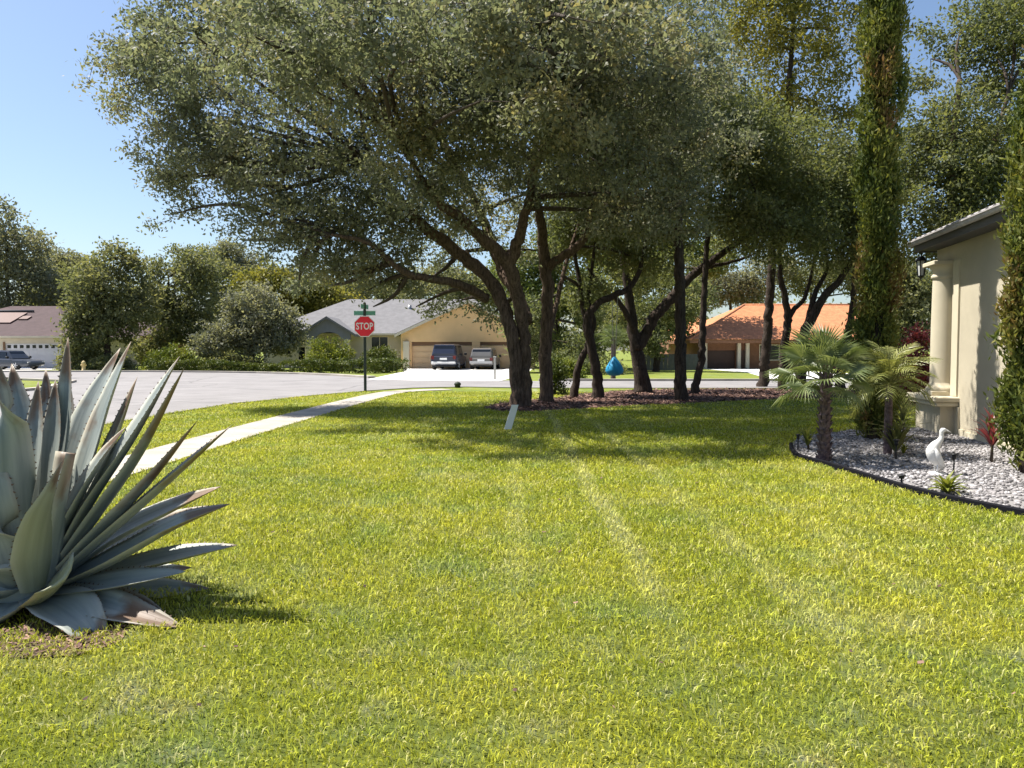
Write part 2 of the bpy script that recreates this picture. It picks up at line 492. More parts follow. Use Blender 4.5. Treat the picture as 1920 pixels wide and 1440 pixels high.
# agave leaf
m, nt, N, L, P = _nt('agave_leaf')
ge = N.new('ShaderNodeNewGeometry')
ta = N.new('ShaderNodeAttribute'); ta.attribute_name = 'tint'
da = N.new('ShaderNodeAttribute'); da.attribute_name = 'dry'
ea = N.new('ShaderNodeAttribute'); ea.attribute_name = 'edge'
la = N.new('ShaderNodeAttribute'); la.attribute_name = 'along'
ua = N.new('ShaderNodeAttribute'); ua.attribute_name = 'across'
cb = N.new('ShaderNodeCombineXYZ')
mu1 = N.new('ShaderNodeMath'); mu1.operation = 'MULTIPLY'; mu1.inputs[1].default_value = 14
L.new(ua.outputs['Fac'], mu1.inputs[0]); L.new(mu1.outputs[0], cb.inputs[0])
L.new(la.outputs['Fac'], cb.inputs[1])
mu2 = N.new('ShaderNodeMath'); mu2.operation = 'MULTIPLY'; mu2.inputs[1].default_value = 40
L.new(ta.outputs['Fac'], mu2.inputs[0]); L.new(mu2.outputs[0], cb.inputs[2])
fib = N.new('ShaderNodeTexNoise'); fib.inputs['Scale'].default_value = 1.4; fib.inputs['Detail'].default_value = 5
L.new(cb.outputs[0], fib.inputs['Vector'])
blo = N.new('ShaderNodeTexNoise'); blo.inputs['Scale'].default_value = 5; blo.inputs['Detail'].default_value = 6
L.new(ge.outputs['Position'], blo.inputs['Vector'])
r1 = N.new('ShaderNodeValToRGB')
r1.color_ramp.elements[0].color = (.18, .212, .205, 1); r1.color_ramp.elements[1].color = (.35, .378, .345, 1)
r1.color_ramp.elements[0].position = .3; r1.color_ramp.elements[1].position = .72
L.new(fib.outputs['Fac'], r1.inputs[0])
yel = N.new('ShaderNodeMixRGB'); yel.inputs[2].default_value = (.34, .34, .17, 1)
yf = N.new('ShaderNodeMapRange'); yf.inputs[1].default_value = .55; yf.inputs[2].default_value = 1.0; yf.inputs[4].default_value = .75
L.new(ta.outputs['Fac'], yf.inputs[0]); L.new(yf.outputs[0], yel.inputs[0]); L.new(r1.outputs[0], yel.inputs[1])
br = N.new('ShaderNodeValToRGB')
br.color_ramp.elements[0].color = (.05, .024, .015, 1); br.color_ramp.elements[1].color = (.21, .125, .07, 1)
L.new(blo.outputs['Fac'], br.inputs[0])
dn = N.new('ShaderNodeMath'); dn.operation = 'ADD'
bs = N.new('ShaderNodeMath'); bs.operation = 'MULTIPLY_ADD'; bs.inputs[1].default_value = .9; bs.inputs[2].default_value = -.45
L.new(blo.outputs['Fac'], bs.inputs[0]); L.new(bs.outputs[0], dn.inputs[0]); L.new(da.outputs['Fac'], dn.inputs[1])
dr = N.new('ShaderNodeValToRGB'); dr.color_ramp.elements[0].position = .42; dr.color_ramp.elements[1].position = .6
L.new(dn.outputs[0], dr.inputs[0])
m1 = N.new('ShaderNodeMixRGB'); L.new(dr.outputs[0], m1.inputs[0]); L.new(yel.outputs[0], m1.inputs[1]); L.new(br.outputs[0], m1.inputs[2])
m2 = N.new('ShaderNodeMixRGB'); m2.inputs[2].default_value = (.46, .45, .37, 1)  # pale leaf margin, with the sunlit rim put into its colour too
L.new(ea.outputs['Fac'], m2.inputs[0]); L.new(m1.outputs[0], m2.inputs[1]); L.new(m2.outputs[0], P.inputs['Base Color'])
P.inputs['Roughness'].default_value = .5; P.inputs['Specular IOR Level'].default_value = .35
bp = N.new('ShaderNodeBump'); bp.inputs['Strength'].default_value = .5; bp.inputs['Distance'].default_value = .01
L.new(fib.outputs['Fac'], bp.inputs['Height']); L.new(bp.outputs[0], P.inputs['Normal'])
M['agave'] = m

# gravel
m, nt, N, L, P = _nt('gravel_stone')
ta = N.new('ShaderNodeAttribute'); ta.attribute_name = 'tint'
rp = N.new('ShaderNodeValToRGB')
e = rp.color_ramp.elements
e[0].color = (.05, .047, .05, 1); e[1].color = (.46, .44, .44, 1); e.new(.22).color = (.16, .15, .15, 1); e.new(.5).color = (.27, .25, .25, 1)
L.new(ta.outputs['Fac'], rp.inputs[0]); L.new(rp.outputs[0], P.inputs['Base Color']); P.inputs['Roughness'].default_value = .8
M['stone'] = m
m, nt, N, L, P = _nt('mulch_chip')
ta = N.new('ShaderNodeAttribute'); ta.attribute_name = 'tint'
rp = N.new('ShaderNodeValToRGB')
e = rp.color_ramp.elements
e[0].color = (.045, .022, .018, 1); e[1].color = (.33, .20, .145, 1); e.new(.5).color = (.12, .06, .045, 1)
L.new(ta.outputs['Fac'], rp.inputs[0]); L.new(rp.outputs[0], P.inputs['Base Color']); P.inputs['Roughness'].default_value = .9
M['chip'] = m


# ------------------------------------------------------------------ setting: ground, road, pavements, beds
def sheet(name, poly, z, mat, kind='structure'):
    me = bpy.data.meshes.new(name)
    bm = bmesh.new()
    vs = [bm.verts.new((p[0], p[1], z)) for p in poly]
    for a, b_, c in tessellate_polygon([[Vector((p[0], p[1], 0)) for p in poly]]):
        f = bm.faces.new((vs[a], vs[b_], vs[c])); f.normal_update()
        if f.normal.z < 0: f.normal_flip()
    bm.to_mesh(me); bm.free()
    me.materials.append(mat)
    o = link(name, me)
    o['kind'] = kind
    return o


g = MB()
g.add([(-600,-300,0),(600,-300,0),(600,900,0),(-600,900,0)], [(0,1,2,3)])
o = g.build('ground', M['lawn']); o['kind'] = 'structure'

near_edge = [Vector((-8.3,-20,0)), Vector((-8.25,8,0)), Vector((-8.2,13,0))] + [gnd(px, py) for px, py in
    [(192,797),(300,778),(430,758),(490,752),(570,743.5),(640,737.5),(690,733),(770,728),(870,726),(1010,728)]]
road = near_edge + [Vector((14,29.6,0)), Vector((60,29,0)), Vector((60,37.2,0)), Vector((12,36.6,0)), gnd(1010,714.5), gnd(900,712.5),
    gnd(760,711), gnd(690,709), gnd(620,704.5), gnd(560,702), gnd(480,700), gnd(400,698.8), gnd(265,697.6), gnd(150,697.6), Vector((-70,50.5,0)),
    Vector((-70,41,0)), Vector((-26,39,0)), Vector((-20,35.5,0)), Vector((-17.4,29,0)), Vector((-17.1,15,0)), Vector((-17.1,-20,0))]
sheet('road', road, 0.004, M['asphalt'])


def strip(name, line, w, z0, z1, mat, side=1):
    b = MB(); n = len(line); vs = []
    for i, p in enumerate(line):
        p = Vector((p[0], p[1], 0))
        t = Vector(line[min(i+1,n-1)]) - Vector(line[max(i-1,0)]); t.z = 0; t.normalize()
        q = p + Vector((-t.y, t.x, 0))*w*side
        vs += [(p.x,p.y,z0),(p.x,p.y,z1),(q.x,q.y,z1),(q.x,q.y,z0)]
    fs = []
    for i in range(n-1):
        a, c = i*4, i*4+4
        fs += [(a,c,c+1,a+1),(a+1,c+1,c+2,a+2),(a+2,c+2,c+3,a+3)]
    fs += [(0,1,2,3), ((n-1)*4+3,(n-1)*4+2,(n-1)*4+1,(n-1)*4)]
    b.add(vs, fs)
    o = b.build(name, mat); o['kind'] = 'structure'
    return o


strip('kerb', near_edge + [Vector((14,29.6,0)), Vector((60,29,0))], .11, -.05, .03, M['kerbgrey'], -1)
far_line = [Vector((-70,50.5,0)), gnd(150,697.6), gnd(265,697.6), gnd(400,698.8), gnd(480,700), gnd(560,702), gnd(620,704.5), gnd(690,709)]
strip('kerb', far_line, .45, -.05, .10, M['concrete'], 1)
strip('kerb', [gnd(1010,714.5), Vector((12,36.6,0)), Vector((60,37.2,0))], .3, -.05, .10, M['concrete'], 1)
strip('kerb', [Vector((-17.1,-20,0)), Vector((-17.1,15,0)), Vector((-17.4,29,0)), Vector((-20,35.5,0)), Vector((-26,39,0)), Vector((-70,41,0))], .3, -.05, .10, M['concrete'], 1)
strip('pavement', [Vector((-22,20,0)), Vector((-22.2,30,0)), Vector((-24.5,37,0)), Vector((-29,41.3,0))], 1.4, -.05, .03, M['concrete'], 1)
strip('pavement', [Vector((-70,52.6,0)), Vector((-36,52.6,0)), Vector((-29,52.6,0))], 1.2, -.05, .03, M['concrete'], 1)

# sidewalk of poured slabs
side_c = [Vector((-5.15,2.2,0)), Vector((-4.95,9.5,0)), Vector((-4.88,13.5,0)), Vector((-4.72,18,0)), Vector((-4.5,23,0)), Vector((-4.2,26.2,0)), Vector((-3.5,27.9,0)), Vector((-2.4,28.7,0))]
sp, _ = smooth_path(side_c, [1]*len(side_c), .25)
sw = bpy.data.objects.new('sidewalk', None); COL.objects.link(sw); sw['kind'] = 'structure'
acc = 0; cur = [sp[0]]
def slab_mesh(line, w):
    b = MB(); n = len(line); vs = []
    for i, p in enumerate(line):
        t = (line[min(i+1,n-1)] - line[max(i-1,0)]).normalized(); nn = Vector((-t.y,t.x,0))
        a, c = p+nn*w/2, p-nn*w/2
        vs += [(a.x,a.y,-.04),(a.x,a.y,.022),(c.x,c.y,.022),(c.x,c.y,-.04)]
    fs = []
    for i in range(n-1):
        a, c = i*4, i*4+4
        fs += [(a+1,a,c,c+1),(a+2,a+1,c+1,c+2),(a+3,a+2,c+2,c+3)]
    fs += [(3,2,1,0), ((n-1)*4,(n-1)*4+1,(n-1)*4+2,(n-1)*4+3)]
    b.add(vs, fs); return b
side_poly_l, side_poly_r = [], []
for i, p in enumerate(sp):
    t = (sp[min(i+1,len(sp)-1)] - sp[max(i-1,0)]).normalized(); nn = Vector((-t.y,t.x,0))
    side_poly_l.append(p+nn*.43); side_poly_r.append(p-nn*.43)
for i in range(1, len(sp)):
    seg = (sp[i]-sp[i-1]); cur.append(sp[i]); acc += seg.length
    if acc > 1.4 or i == len(sp)-1:
        line = list(cur)
        d0 = (line[1]-line[0]).normalized()*.009; d1 = (line[-2]-line[-1]).normalized()*.009
        line[0] = line[0]+d0; line[-1] = line[-1]+d1
        slab_mesh(line, .90).build('slab', M['concrete'], sw)
        cur = [sp[i]]; acc = 0
side_poly = side_poly_l + side_poly_r[::-1]

sheet('driveway', [gnd(690,711.5), gnd(800,713.8), gnd(935,714.8), gnd(985,703), at(1000,690,61.7), at(757,690,61.7), gnd(757,697), gnd(735,702)], .010, M['drive'])
sheet('driveway', [Vector((12.6,36.9,0)), Vector((18.5,37.0,0)), Vector((21,47,0)), Vector((19,58.8,0)), Vector((14.5,58.8,0)), Vector((15.2,50,0)), Vector((14.2,45,0))], .010, M['drive'])
sheet('driveway', [Vector((-44,52.4,0)), Vector((-34,52.4,0)), Vector((-34.2,60.6,0)), Vector((-44,60.6,0))], .010, M['drive'])

mulch_poly = [gnd(*p) for p in [(905,766),(935,772),(990,773),(1100,767),(1200,760.5),(1340,754.5),(1480,748),(1620,745),(1680,738),(1640,731.5),(1400,729.5),
                               (1200,731),(1100,738),(1040,747),(980,752),(930,757)]]
sheet('mulch_bed', mulch_poly, .006, M['mulch'])
soil_poly = [gnd(*p) for p in [(-260,1170),(-160,1205),(-40,1232),(60,1236),(150,1230),(225,1205),(250,1168),(240,1130),(150,1095),(0,1080),(-200,1100)]]
sheet('soil_patch', soil_poly, .006, M['soil'])
edge_line = [gnd(*p) for p in [(1483,838),(1486,850),(1502,862),(1560,878),(1640,903),(1710,924),(1800,946),(1920,970),(2040,992),(2200,1020)]]
gravel_poly = edge_line + [Vector((6.6,5.2,0)), Vector((7.9,13.2,0)), Vector((8.1,14.95,0)), Vector((6.2,14.2,0)), gnd(1560,812), gnd(1500,818)]
sheet('gravel_bed', gravel_poly, .006, M['gravelbase'])
HOUSE = [Vector((8.0,14.7,0)), Vector((5.9,4,0)), Vector((20,4,0)), Vector((20,14,0))]


def scatter(poly, n, rng):
    P = np.asarray([(p[0], p[1]) for p in poly]); lo, hi = P.min(0), P.max(0); xs = []
    while sum(len(a) for a in xs) < n:
        q = lo + rng.random((n*2, 2))*(hi-lo); xs.append(q[inside(poly, q[:,0], q[:,1])])
    return np.concatenate(xs)[:n]


def rot_rand(n, rng):
    q = rng.normal(size=(n,4)); q /= np.linalg.norm(q, axis=1)[:,None]
    w,x,y,z = q.T
    return np.stack([1-2*(y*y+z*z),2*(x*y-z*w),2*(x*z+y*w),2*(x*y+z*w),1-2*(x*x+z*z),2*(y*z-x*w),2*(x*z-y*w),2*(y*z+x*w),1-2*(x*x+y*y)],1).reshape(n,3,3)


def stones(name, poly, n, size, mat, rng, flat=.6, zc=.012, gam=1.0):
    pos = scatter(poly, n, rng)
    bm = bmesh.new(); bmesh.ops.create_icosphere(bm, subdivisions=1, radius=1)
    bm.verts.ensure_lookup_table()
    bv = np.array([v.co[:] for v in bm.verts]); bf = np.array([[v.index for v in f.verts] for f in bm.faces]); bm.free()
    k = len(bv)
    sc = size*(0.5+rng.random((n,1,1))*.9)
    V = bv[None]*(1+.35*(rng.random((n,k,1))-.5))*np.array([1,.75,.6])
    V = np.einsum('nij,nkj->nki', rot_rand(n, rng), V)*sc
    V[:,:,2] *= flat
    V[:,:,0] += pos[:,None,0]; V[:,:,1] += pos[:,None,1]; V[:,:,2] += zc
    F = (bf[None]+(np.arange(n)*k)[:,None,None]).reshape(-1,3)
    t = np.repeat(rng.random(n)**gam, k)
    o = link(name, np_mesh(name, V.reshape(-1,3), F, mat, t))
    o['kind'] = 'stuff'
    return o


stones('gravel', gravel_poly, 10000, .025, M['stone'], np.random.default_rng(3), .75, .011, 1.15)


def chips(name, poly, n, L, W, mat, rng, zc=.02, tilt=.5):
    pos = scatter(poly, n, rng)
    a = rng.random(n)*2*np.pi; l = L*(.4+rng.random(n)); w = W*(.5+rng.random(n))
    dx = np.stack([np.cos(a)*l, np.sin(a)*l, (rng.random(n)-.5)*tilt*l],1)
    dy = np.stack([-np.sin(a)*w, np.cos(a)*w, (rng.random(n)-.5)*tilt*w],1)
    c = np.concatenate([pos, zc+rng.random((n,1))*zc],1)
    V = np.stack([c-dx-dy, c+dx-dy, c+dx+dy, c-dx+dy],1).reshape(-1,3)
    o = link(name, np_mesh(name, V, np.arange(n*4).reshape(-1,4), mat, np.repeat(rng.random(n)**1.4,4)))
    o['kind'] = 'stuff'
    return o


chips('mulch_chips', mulch_poly, 9000, .05, .018, M['chip'], np.random.default_rng(4), .025, .8)
chips('soil_debris', soil_poly, 1500, .022, .005, M['chip'], np.random.default_rng(5), .012, .6)

# grass blades
def grass():
    rng = np.random.default_rng(21)
    n = 1500000
    u = rng.random(n)
    d0, d1, k = 1.9, 27.0, .62
    d = (d0**k+u*(d1**k-d0**k))**(1/k)
    x = (rng.random(n)*2-1)*(.74*d+1.4)
    # the width grows with d: thin the draw back to the wanted density
    n_keep = 430000
    sel = np.ones(n, bool)
    for poly in (road, side_poly, mulch_poly, gravel_poly, HOUSE):
        sel &= ~inside(poly, x, d)
    insoil = inside(soil_poly, x, d)
    sel &= ~(insoil & (rng.random(n) > .78))
    sel &= ~((x > 4.1) & (d > 18) & (rng.random(n) > .4))
    x, d = x[sel][:n_keep], d[sel][:n_keep]; n = len(x)
    sc = np.clip((d/3.2)**.62, .8, 4)
    # tufts: pull blades toward a jittered cell
    h = (.020+.030*rng.random(n)**1.5)*np.clip(sc, .8, 1.4)
    w = (.0019+.0024*rng.random(n))*sc
    a = rng.random(n)*2*np.pi
    lean = .2+rng.random(n)*.95
    b = rng.random(n)*2*np.pi
    p = np.stack([x, d, np.zeros(n)],1)
    side = np.stack([np.cos(a), np.sin(a), np.zeros(n)],1)*w[:,None]
    ld = np.stack([np.cos(b), np.sin(b), np.zeros(n)],1)
    mid = p+ld*(lean*h*.35)[:,None]; mid[:,2] += h*.62
    tip = p+ld*(lean*h*1.0)[:,None]; tip[:,2] += h*(1.0-.3*lean)
    V = np.stack([p, mid-side, tip, mid+side],1).reshape(-1,3)
    tn = np.repeat(rng.random(n),4)
    o = link('grass', np_mesh('grass', V, np.arange(n*4).reshape(-1,4), M['blade'], tn))
    o['kind'] = 'stuff'
grass()


fl_poly = [Vector((-3,2.2,0)), Vector((3,2.2,0)), Vector((4,9,0)), Vector((3.4,17.5,0)), Vector((-3.8,17.5,0)), Vector((-3.8,8,0))]
chips('fallen_leaves', fl_poly, 220, .013, .006, M['chip'], np.random.default_rng(8), .03, 1.0)

# ------------------------------------------------------------------ foliage
def leaf_quads(C, out, n_per, sig, L, W, rng, flat=.7, up=.38, droop=.15, ctint=None, tvar=.5):
    """leaves round cluster centres C (m,3); out = outward directions"""
    m = len(C); n = m*n_per
    ctr = np.repeat(C, n_per, 0); od = np.repeat(out, n_per, 0)
    off = rng.normal(size=(n,3))*sig*np.array([1,1,flat])
    p = ctr+off
    a = rng.normal(size=(n,3))+.7*od+np.array([0,0,-droop])
    a /= np.linalg.norm(a, axis=1)[:,None]
    nn = rng.normal(size=(n,3))*.9+np.array([0,0,up])
    w = np.cross(a, nn); w /= np.linalg.norm(w, axis=1)[:,None]+1e-9
    l = L*(.65+.7*rng.random((n,1))); ww = W*(.65+.7*rng.random((n,1)))
    V = np.stack([p, p+a*l*.45-w*ww*.5, p+a*l, p+a*l*.45+w*ww*.5],1).reshape(-1,3)
    ct = np.repeat(ctint if ctint is not None else rng.random(m), n_per)
    t = ct*(1-tvar)+tvar*rng.random(n)
    return V, np.repeat(t, 4)


def sine_noise(P, s, ph):
    return (np.sin(P[:,0]*s+ph)*np.cos(P[:,1]*s*.9+1.7*ph)+np.sin(P[:,2]*s*1.15+.6*ph+P[:,0]*.35*s)+np.cos(P[:,1]*s*1.3-P[:,2]*.5*s+ph))/3


def lobes_px(lst):
    out = []
    for px, py, d, rx, ry, rz in lst:
        out.append((at(px, py, d), (rx, ry, rz)))
    return out


def tree(name, label, stems, lobes, clusters, n_per, sig, leaf, lmat, bmat, seed, cat='tree', group=None, gap=-.45, limb_r=.06, base=None,
         twig_r=.012, trunk_n=10, gscale=1.3, flat=.7, cuts=(), limbs=True, limb_name='branches'):
    rng = np.random.default_rng(seed)
    base = Vector(base) if base is not None else Vector((stems[0][0][0][0], stems[0][0][0][1], 0))
    t = thing(name, base, label, cat, group)
    tb = MB(); nodes = []
    for pts, rad in stems:
        sp_, sr = smooth_path(pts, rad, max(.12, rad[0]*.6))
        sp_ = [q + Vector(rng.normal(size=3))*min(.03, r*.12) for q, r in zip(sp_, sr)]
        tb.tube(sp_, sr, trunk_n, 0, True, .16, rng)
        nodes += [(q, r) for q, r in zip(sp_, sr)]
    if stems:
        tb.build('trunk', bmat, t, True)
    NP = np.array([q[:] for q, r in nodes]) if nodes else np.array([base[:]])
    # cluster centres
    wts = np.array([(r[0]*r[1]*r[2])**.8 for c, r in lobes]); wts /= wts.sum()
    Cs = []; Os = []; LB = []
    for li, ((c, r), w) in enumerate(zip(lobes, wts)):
        k = max(6, int(clusters*w))
        q = rng.normal(size=(k*3,3)); q /= np.linalg.norm(q, axis=1)[:,None]
        rad = rng.random((k*3,1))**.42
        P = np.array(c[:])+q*rad*np.array(r)
        ok = (sine_noise(P, gscale, seed*.7)+.55*sine_noise(P, gscale*2.6, seed*1.3+2)) > gap
        for (cc, cr) in cuts:
            ok &= ((np.abs(P-np.array(cc[:]))/np.array(cr))**2).sum(1) > 1
        P = P[ok][:k]; q = q[ok][:k]
        Cs.append(P); Os.append(q); LB += [li]*len(P)
    C = np.concatenate(Cs); O = np.concatenate(Os); LB = np.array(LB)
    bb = MB()
    lobe_nodes = {}
    if limbs and nodes:
        tops = np.array([i for i, (q, r) in enumerate(nodes) if q.z > base.z+ .25*(max(n_[0].z for n_ in nodes)-base.z)])
        TP = NP[tops]
        for li, (c, r) in enumerate(lobes):
            cc = np.array(c[:])
            j = tops[np.argmin(np.linalg.norm(TP-cc, axis=1)+.25*np.abs(TP[:,2]-cc[2]))]
            q0, r0 = nodes[j]
            midp = q0.lerp(c, .5)+Vector(rng.normal(size=3))*.07*(c-q0).length+Vector((0,0,.04*(c-q0).length))
            pth, rr = smooth_path([q0, midp, c], [min(r0*.7, limb_r*1.4), limb_r*.9, limb_r*.3], .3)
            bb.tube(pth, rr, 6, 0, False)
            lobe_nodes[li] = np.array([q[:] for q in pth])
        for li, (c, r) in enumerate(lobes):
            idx = np.nonzero(LB == li)[0]
            if not len(idx): continue
            idx = idx[np.argsort(np.linalg.norm(C[idx]-np.array(c[:]), axis=1))]
            pool = np.concatenate([lobe_nodes[li], C[idx]]); nb = len(lobe_nodes[li])
            for k, i in enumerate(idx):
                av = pool[:nb+k]
                j = np.argmin(np.linalg.norm(av-C[i], axis=1)+.35*(np.arange(len(av)) >= nb)*0); q0 = Vector(av[j]); q1 = Vector(C[i])
                mid = q0.lerp(q1, .5)+Vector(rng.normal(size=3))*.13*(q1-q0).length
                w_ = twig_r*(1.1 if j < nb else .75)
                bb.tube([q0, mid, q1], [w_, w_*.8, w_*.5], 3, 0, False)
        bb.build(limb_name, M['twig'], t, True)
    ct = np.clip(.5+.28*rng.normal(size=len(C)), 0, 1)
    V, ti = leaf_quads(C, O, n_per, sig, leaf[0], leaf[1], rng, flat, ctint=ct)
    V -= np.array(base[:])
    me = np_mesh('crown', V, np.arange(len(V)).reshape(-1,4), lmat, ti)
    link('crown', me, t)
    return t


def PP(d, *pts):
    """stem through photo points at distance d (each may carry its own offset)"""
    out = []
    for p in pts:
        dd = d+(p[2] if len(p) > 2 else 0)
        out.append(at(p[0], p[1], dd))
    out[0].z = min(out[0].z, -.05) if out[0].z < .6 else out[0].z
    return out


# --- the big live oak
D = 20.0
stemsA = [
    (PP(D, (969,772), (970,745), (968,690), (957,610), (925,535,.2), (880,490,.1), (834,452,-.2), (795,425,-.5), (742,366,-.8), (690,300,-1)), [.26,.18,.168,.172,.175,.165,.15,.13,.10,.06]),
    (PP(D, (986,768,.1), (984,735,.1), (982,640,.1), (972,563,-.1), (961,512,-.3), (947,484,-.4), (904,446,-.7), (862,408,-1.2), (822,380,-1.6), (770,300,-2.2)), [.22,.165,.155,.16,.165,.16,.14,.12,.10,.05]),
    (PP(D, (955,498,-.3), (966,465,-.5), (976,438,-.6), (990,380,-1), (1010,300,-1.5), (1060,200,-2.5)), [.17,.15,.13,.11,.09,.05]),
    (PP(D, (912,560,.1), (878,541,-.3), (842,529,-.8), (778,517,-1.2), (742,500,-1.5), (690,455,-1.8), (620,440,-2)), [.13,.12,.105,.09,.075,.06,.035]),
    (PP(D, (985,600,.1), (972,560,.6), (940,500,1.5), (900,400,2.4), (840,280,3), (760,160,3)), [.2,.18,.16,.13,.1,.05]),
]
lobesA = lobes_px([
    (300,115,20,1.7,2.0,1.5), (235,160,20.3,.9,1.4,.9), (430,40,19.5,2.1,2.4,1.8), (420,225,20,2.0,2.4,1.3), (345,330,20.5,1.0,1.4,.75),
    (330,60,20,1.6,2,1.2), (520,300,19.5,1.6,2.2,1.3), (620,90,19,2.2,3,1.8), (640,300,18.6,2.0,3,1.6), (610,430,19.4,1.5,2.2,.85), (470,370,20.3,1.1,1.5,.7),
    (700,500,20.4,1.3,1.8,.55), (780,190,18,2.6,3.8,2.2), (780,350,18,1.9,2.8,1.1), (950,110,17.2,2.8,4.2,2.4), (960,270,17,2.2,3.6,1.1),
    (1120,150,17,2.7,3.8,2.2), (1130,310,17.6,2.0,3.2,1.2), (1280,210,19.2,2.0,2.4,1.9), (1260,380,19,1.4,2.6,1.1), (1180,400,18.8,1.3,2.4,.8),
    (640,-20,19,2.2,2.2,.7), (860,-30,18.5,2.2,2.2,.8), (1080,-30,18.5,2.2,2.2,.8), (440,-30,19.6,1.9,2.2,.7),
    (760,420,20.5,1.2,2,.7), (860,330,21,2,2.5,1.1), (1180,250,21,2.4,2.5,1.6), (560,520,21.5,.9,1.2,.45), (455,450,21,.8,1,.55),
    (900,50,14.6,2.4,2.2,1.5), (1150,50,14.8,2.4,2.2,1.5), (700,60,14.6,2.2,2.2,1.4), (520,90,14.8,1.7,2,1.1), (370,70,15.2,1.4,1.8,.9), (1000,180,14.8,2,2,.8), (800,190,15,1.7,2,.8), (1230,140,16,1.5,1.6,1.0), 
    (320,250,20,1.2,1.8,.8), (300,330,20.2,.8,1.3,.7), (390,330,20,1.2,1.7,.8), (470,300,19.6,1.4,1.8,.9), (540,420,20,1.2,1.6,.7), (690,420,20.2,1.5,2,.8), (400,160,19.8,1.6,2,1.0), (250,80,20.2,1.1,1.5,.9),
    (880,20,11.9,1.3,.9,.45), (1060,30,12.0,1.3,.9,.45), (690,30,12.2,1.2,.9,.45), (530,30,12.6,1.1,.9,.45), (800,110,12.7,1.6,1.3,.75), (590,170,13.8,1.3,1.2,.6), (900,190,13.6,1.4,1.2,.6), (1090,190,13.8,1.3,1.2,.6), (1000,90,12.5,1.5,1.3,.7), (640,70,13,1.4,1.3,.7), (480,70,13.3,1.1,1.2,.6), (1150,110,13,1.3,1.2,.7),
    (650,515,19,1.3,1.5,.5), (560,475,19.5,1.2,1.5,.7), (745,540,19.6,.9,1.2,.32), (500,420,19.8,1.2,1.5,.8), (330,400,20.4,.7,1.0,.55), (560,540,20.6,.8,1.0,.35), (780,575,20.6,.8,1.0,.28), (700,575,20.2,.6,.9,.25), (860,565,21,.9,1.2,.32), (800,525,20.8,1.0,1.2,.4), (920,590,21.3,.5,.8,.25), (690,545,19.6,1.0,1.2,.35), (620,535,20,.9,1.1,.35), (720,470,19,1.2,1.5,.6), (1010,470,22,.7,1,.5), (410,300,20,1.4,1.7,.9),
    (880,420,22,1.6,1.8,.8), (1000,360,22,1.6,1.8,.9), (620,500,21,1.2,1.5,.5), (830,490,22.5,1.2,1.4,.5)])
tree('live_oak', 'huge spreading live oak with forked trunk standing at the left end of the mulch bed', stemsA, lobesA, 3050, 74, .185, (.112, .053), M['oak'], M['bark'], 5,
     gap=-.22, limb_r=.055, gscale=1.25, cuts=[(at(575,20,19), (.55,2,.55)), (at(605,175,19), (.5,4,.3)), (at(720,70,19), (.35,4,.9)), (at(330,150,20), (.5,3,.22)), (at(840,290,19), (.25,3,.5))])
# --- second oak, straight grey stem just right of it
stemsC = [
    (PP(22, (1024,756), (1024,720), (1024,628), (1027,534), (1022,496), (1017,441,-.2), (1008,376,-.6), (1000,300,-1), (1020,180,-1)), [.25,.185,.175,.17,.165,.14,.11,.08,.05]),
    (PP(22, (1024,505), (1050,483,-.2), (1087,458,-.4), (1104,425,-.6), (1110,380,-.8), (1130,300,-.8)), [.14,.125,.115,.10,.07,.04]),
    (PP(22, (1024,640), (1035,600,.3), (1046,560,.6), (1060,500,1), (1085,420,1.4)), [.09,.08,.07,.06,.04]),
]
tree('live_oak', 'straight grey-trunked oak with an upturned right limb, close behind the huge oak', stemsC,
     lobes_px([(1030,250,21.5,2,2,1.6), (1120,260,22,1.8,2,1.3), (1130,400,22.5,1.3,1.6,.8), (1060,90,22,2.2,2.5,1.8), (1180,480,24,1.2,1.4,.7), (1090,545,24.5,.9,1.2,.6)]),
     520, 58, .21, (.135,.064), M['oakdark'], M['bark'], 6, gap=-.4)
# --- slim oak (two stems) arching right over the swing
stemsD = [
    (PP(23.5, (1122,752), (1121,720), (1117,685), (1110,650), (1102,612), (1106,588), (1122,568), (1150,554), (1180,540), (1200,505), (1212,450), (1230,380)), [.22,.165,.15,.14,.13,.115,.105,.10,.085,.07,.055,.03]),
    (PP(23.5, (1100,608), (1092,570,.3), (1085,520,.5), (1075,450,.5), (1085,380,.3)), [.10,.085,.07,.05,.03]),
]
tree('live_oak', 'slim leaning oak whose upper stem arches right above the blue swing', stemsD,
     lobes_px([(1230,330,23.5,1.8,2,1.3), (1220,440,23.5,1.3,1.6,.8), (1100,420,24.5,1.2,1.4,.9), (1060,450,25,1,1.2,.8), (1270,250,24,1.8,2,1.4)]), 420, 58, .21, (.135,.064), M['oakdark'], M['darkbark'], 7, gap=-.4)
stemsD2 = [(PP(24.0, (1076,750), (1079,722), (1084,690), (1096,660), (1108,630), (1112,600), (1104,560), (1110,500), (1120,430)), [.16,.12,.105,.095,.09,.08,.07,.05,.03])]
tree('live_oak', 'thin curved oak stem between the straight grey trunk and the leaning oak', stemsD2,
     lobes_px([(1130,430,24.5,1.2,1.5,.8), (1080,380,25,1.4,1.5,1)]), 150, 70, .25, (.11,.05), M['oakdark'], M['darkbark'], 8, gap=-.4, limbs=False)
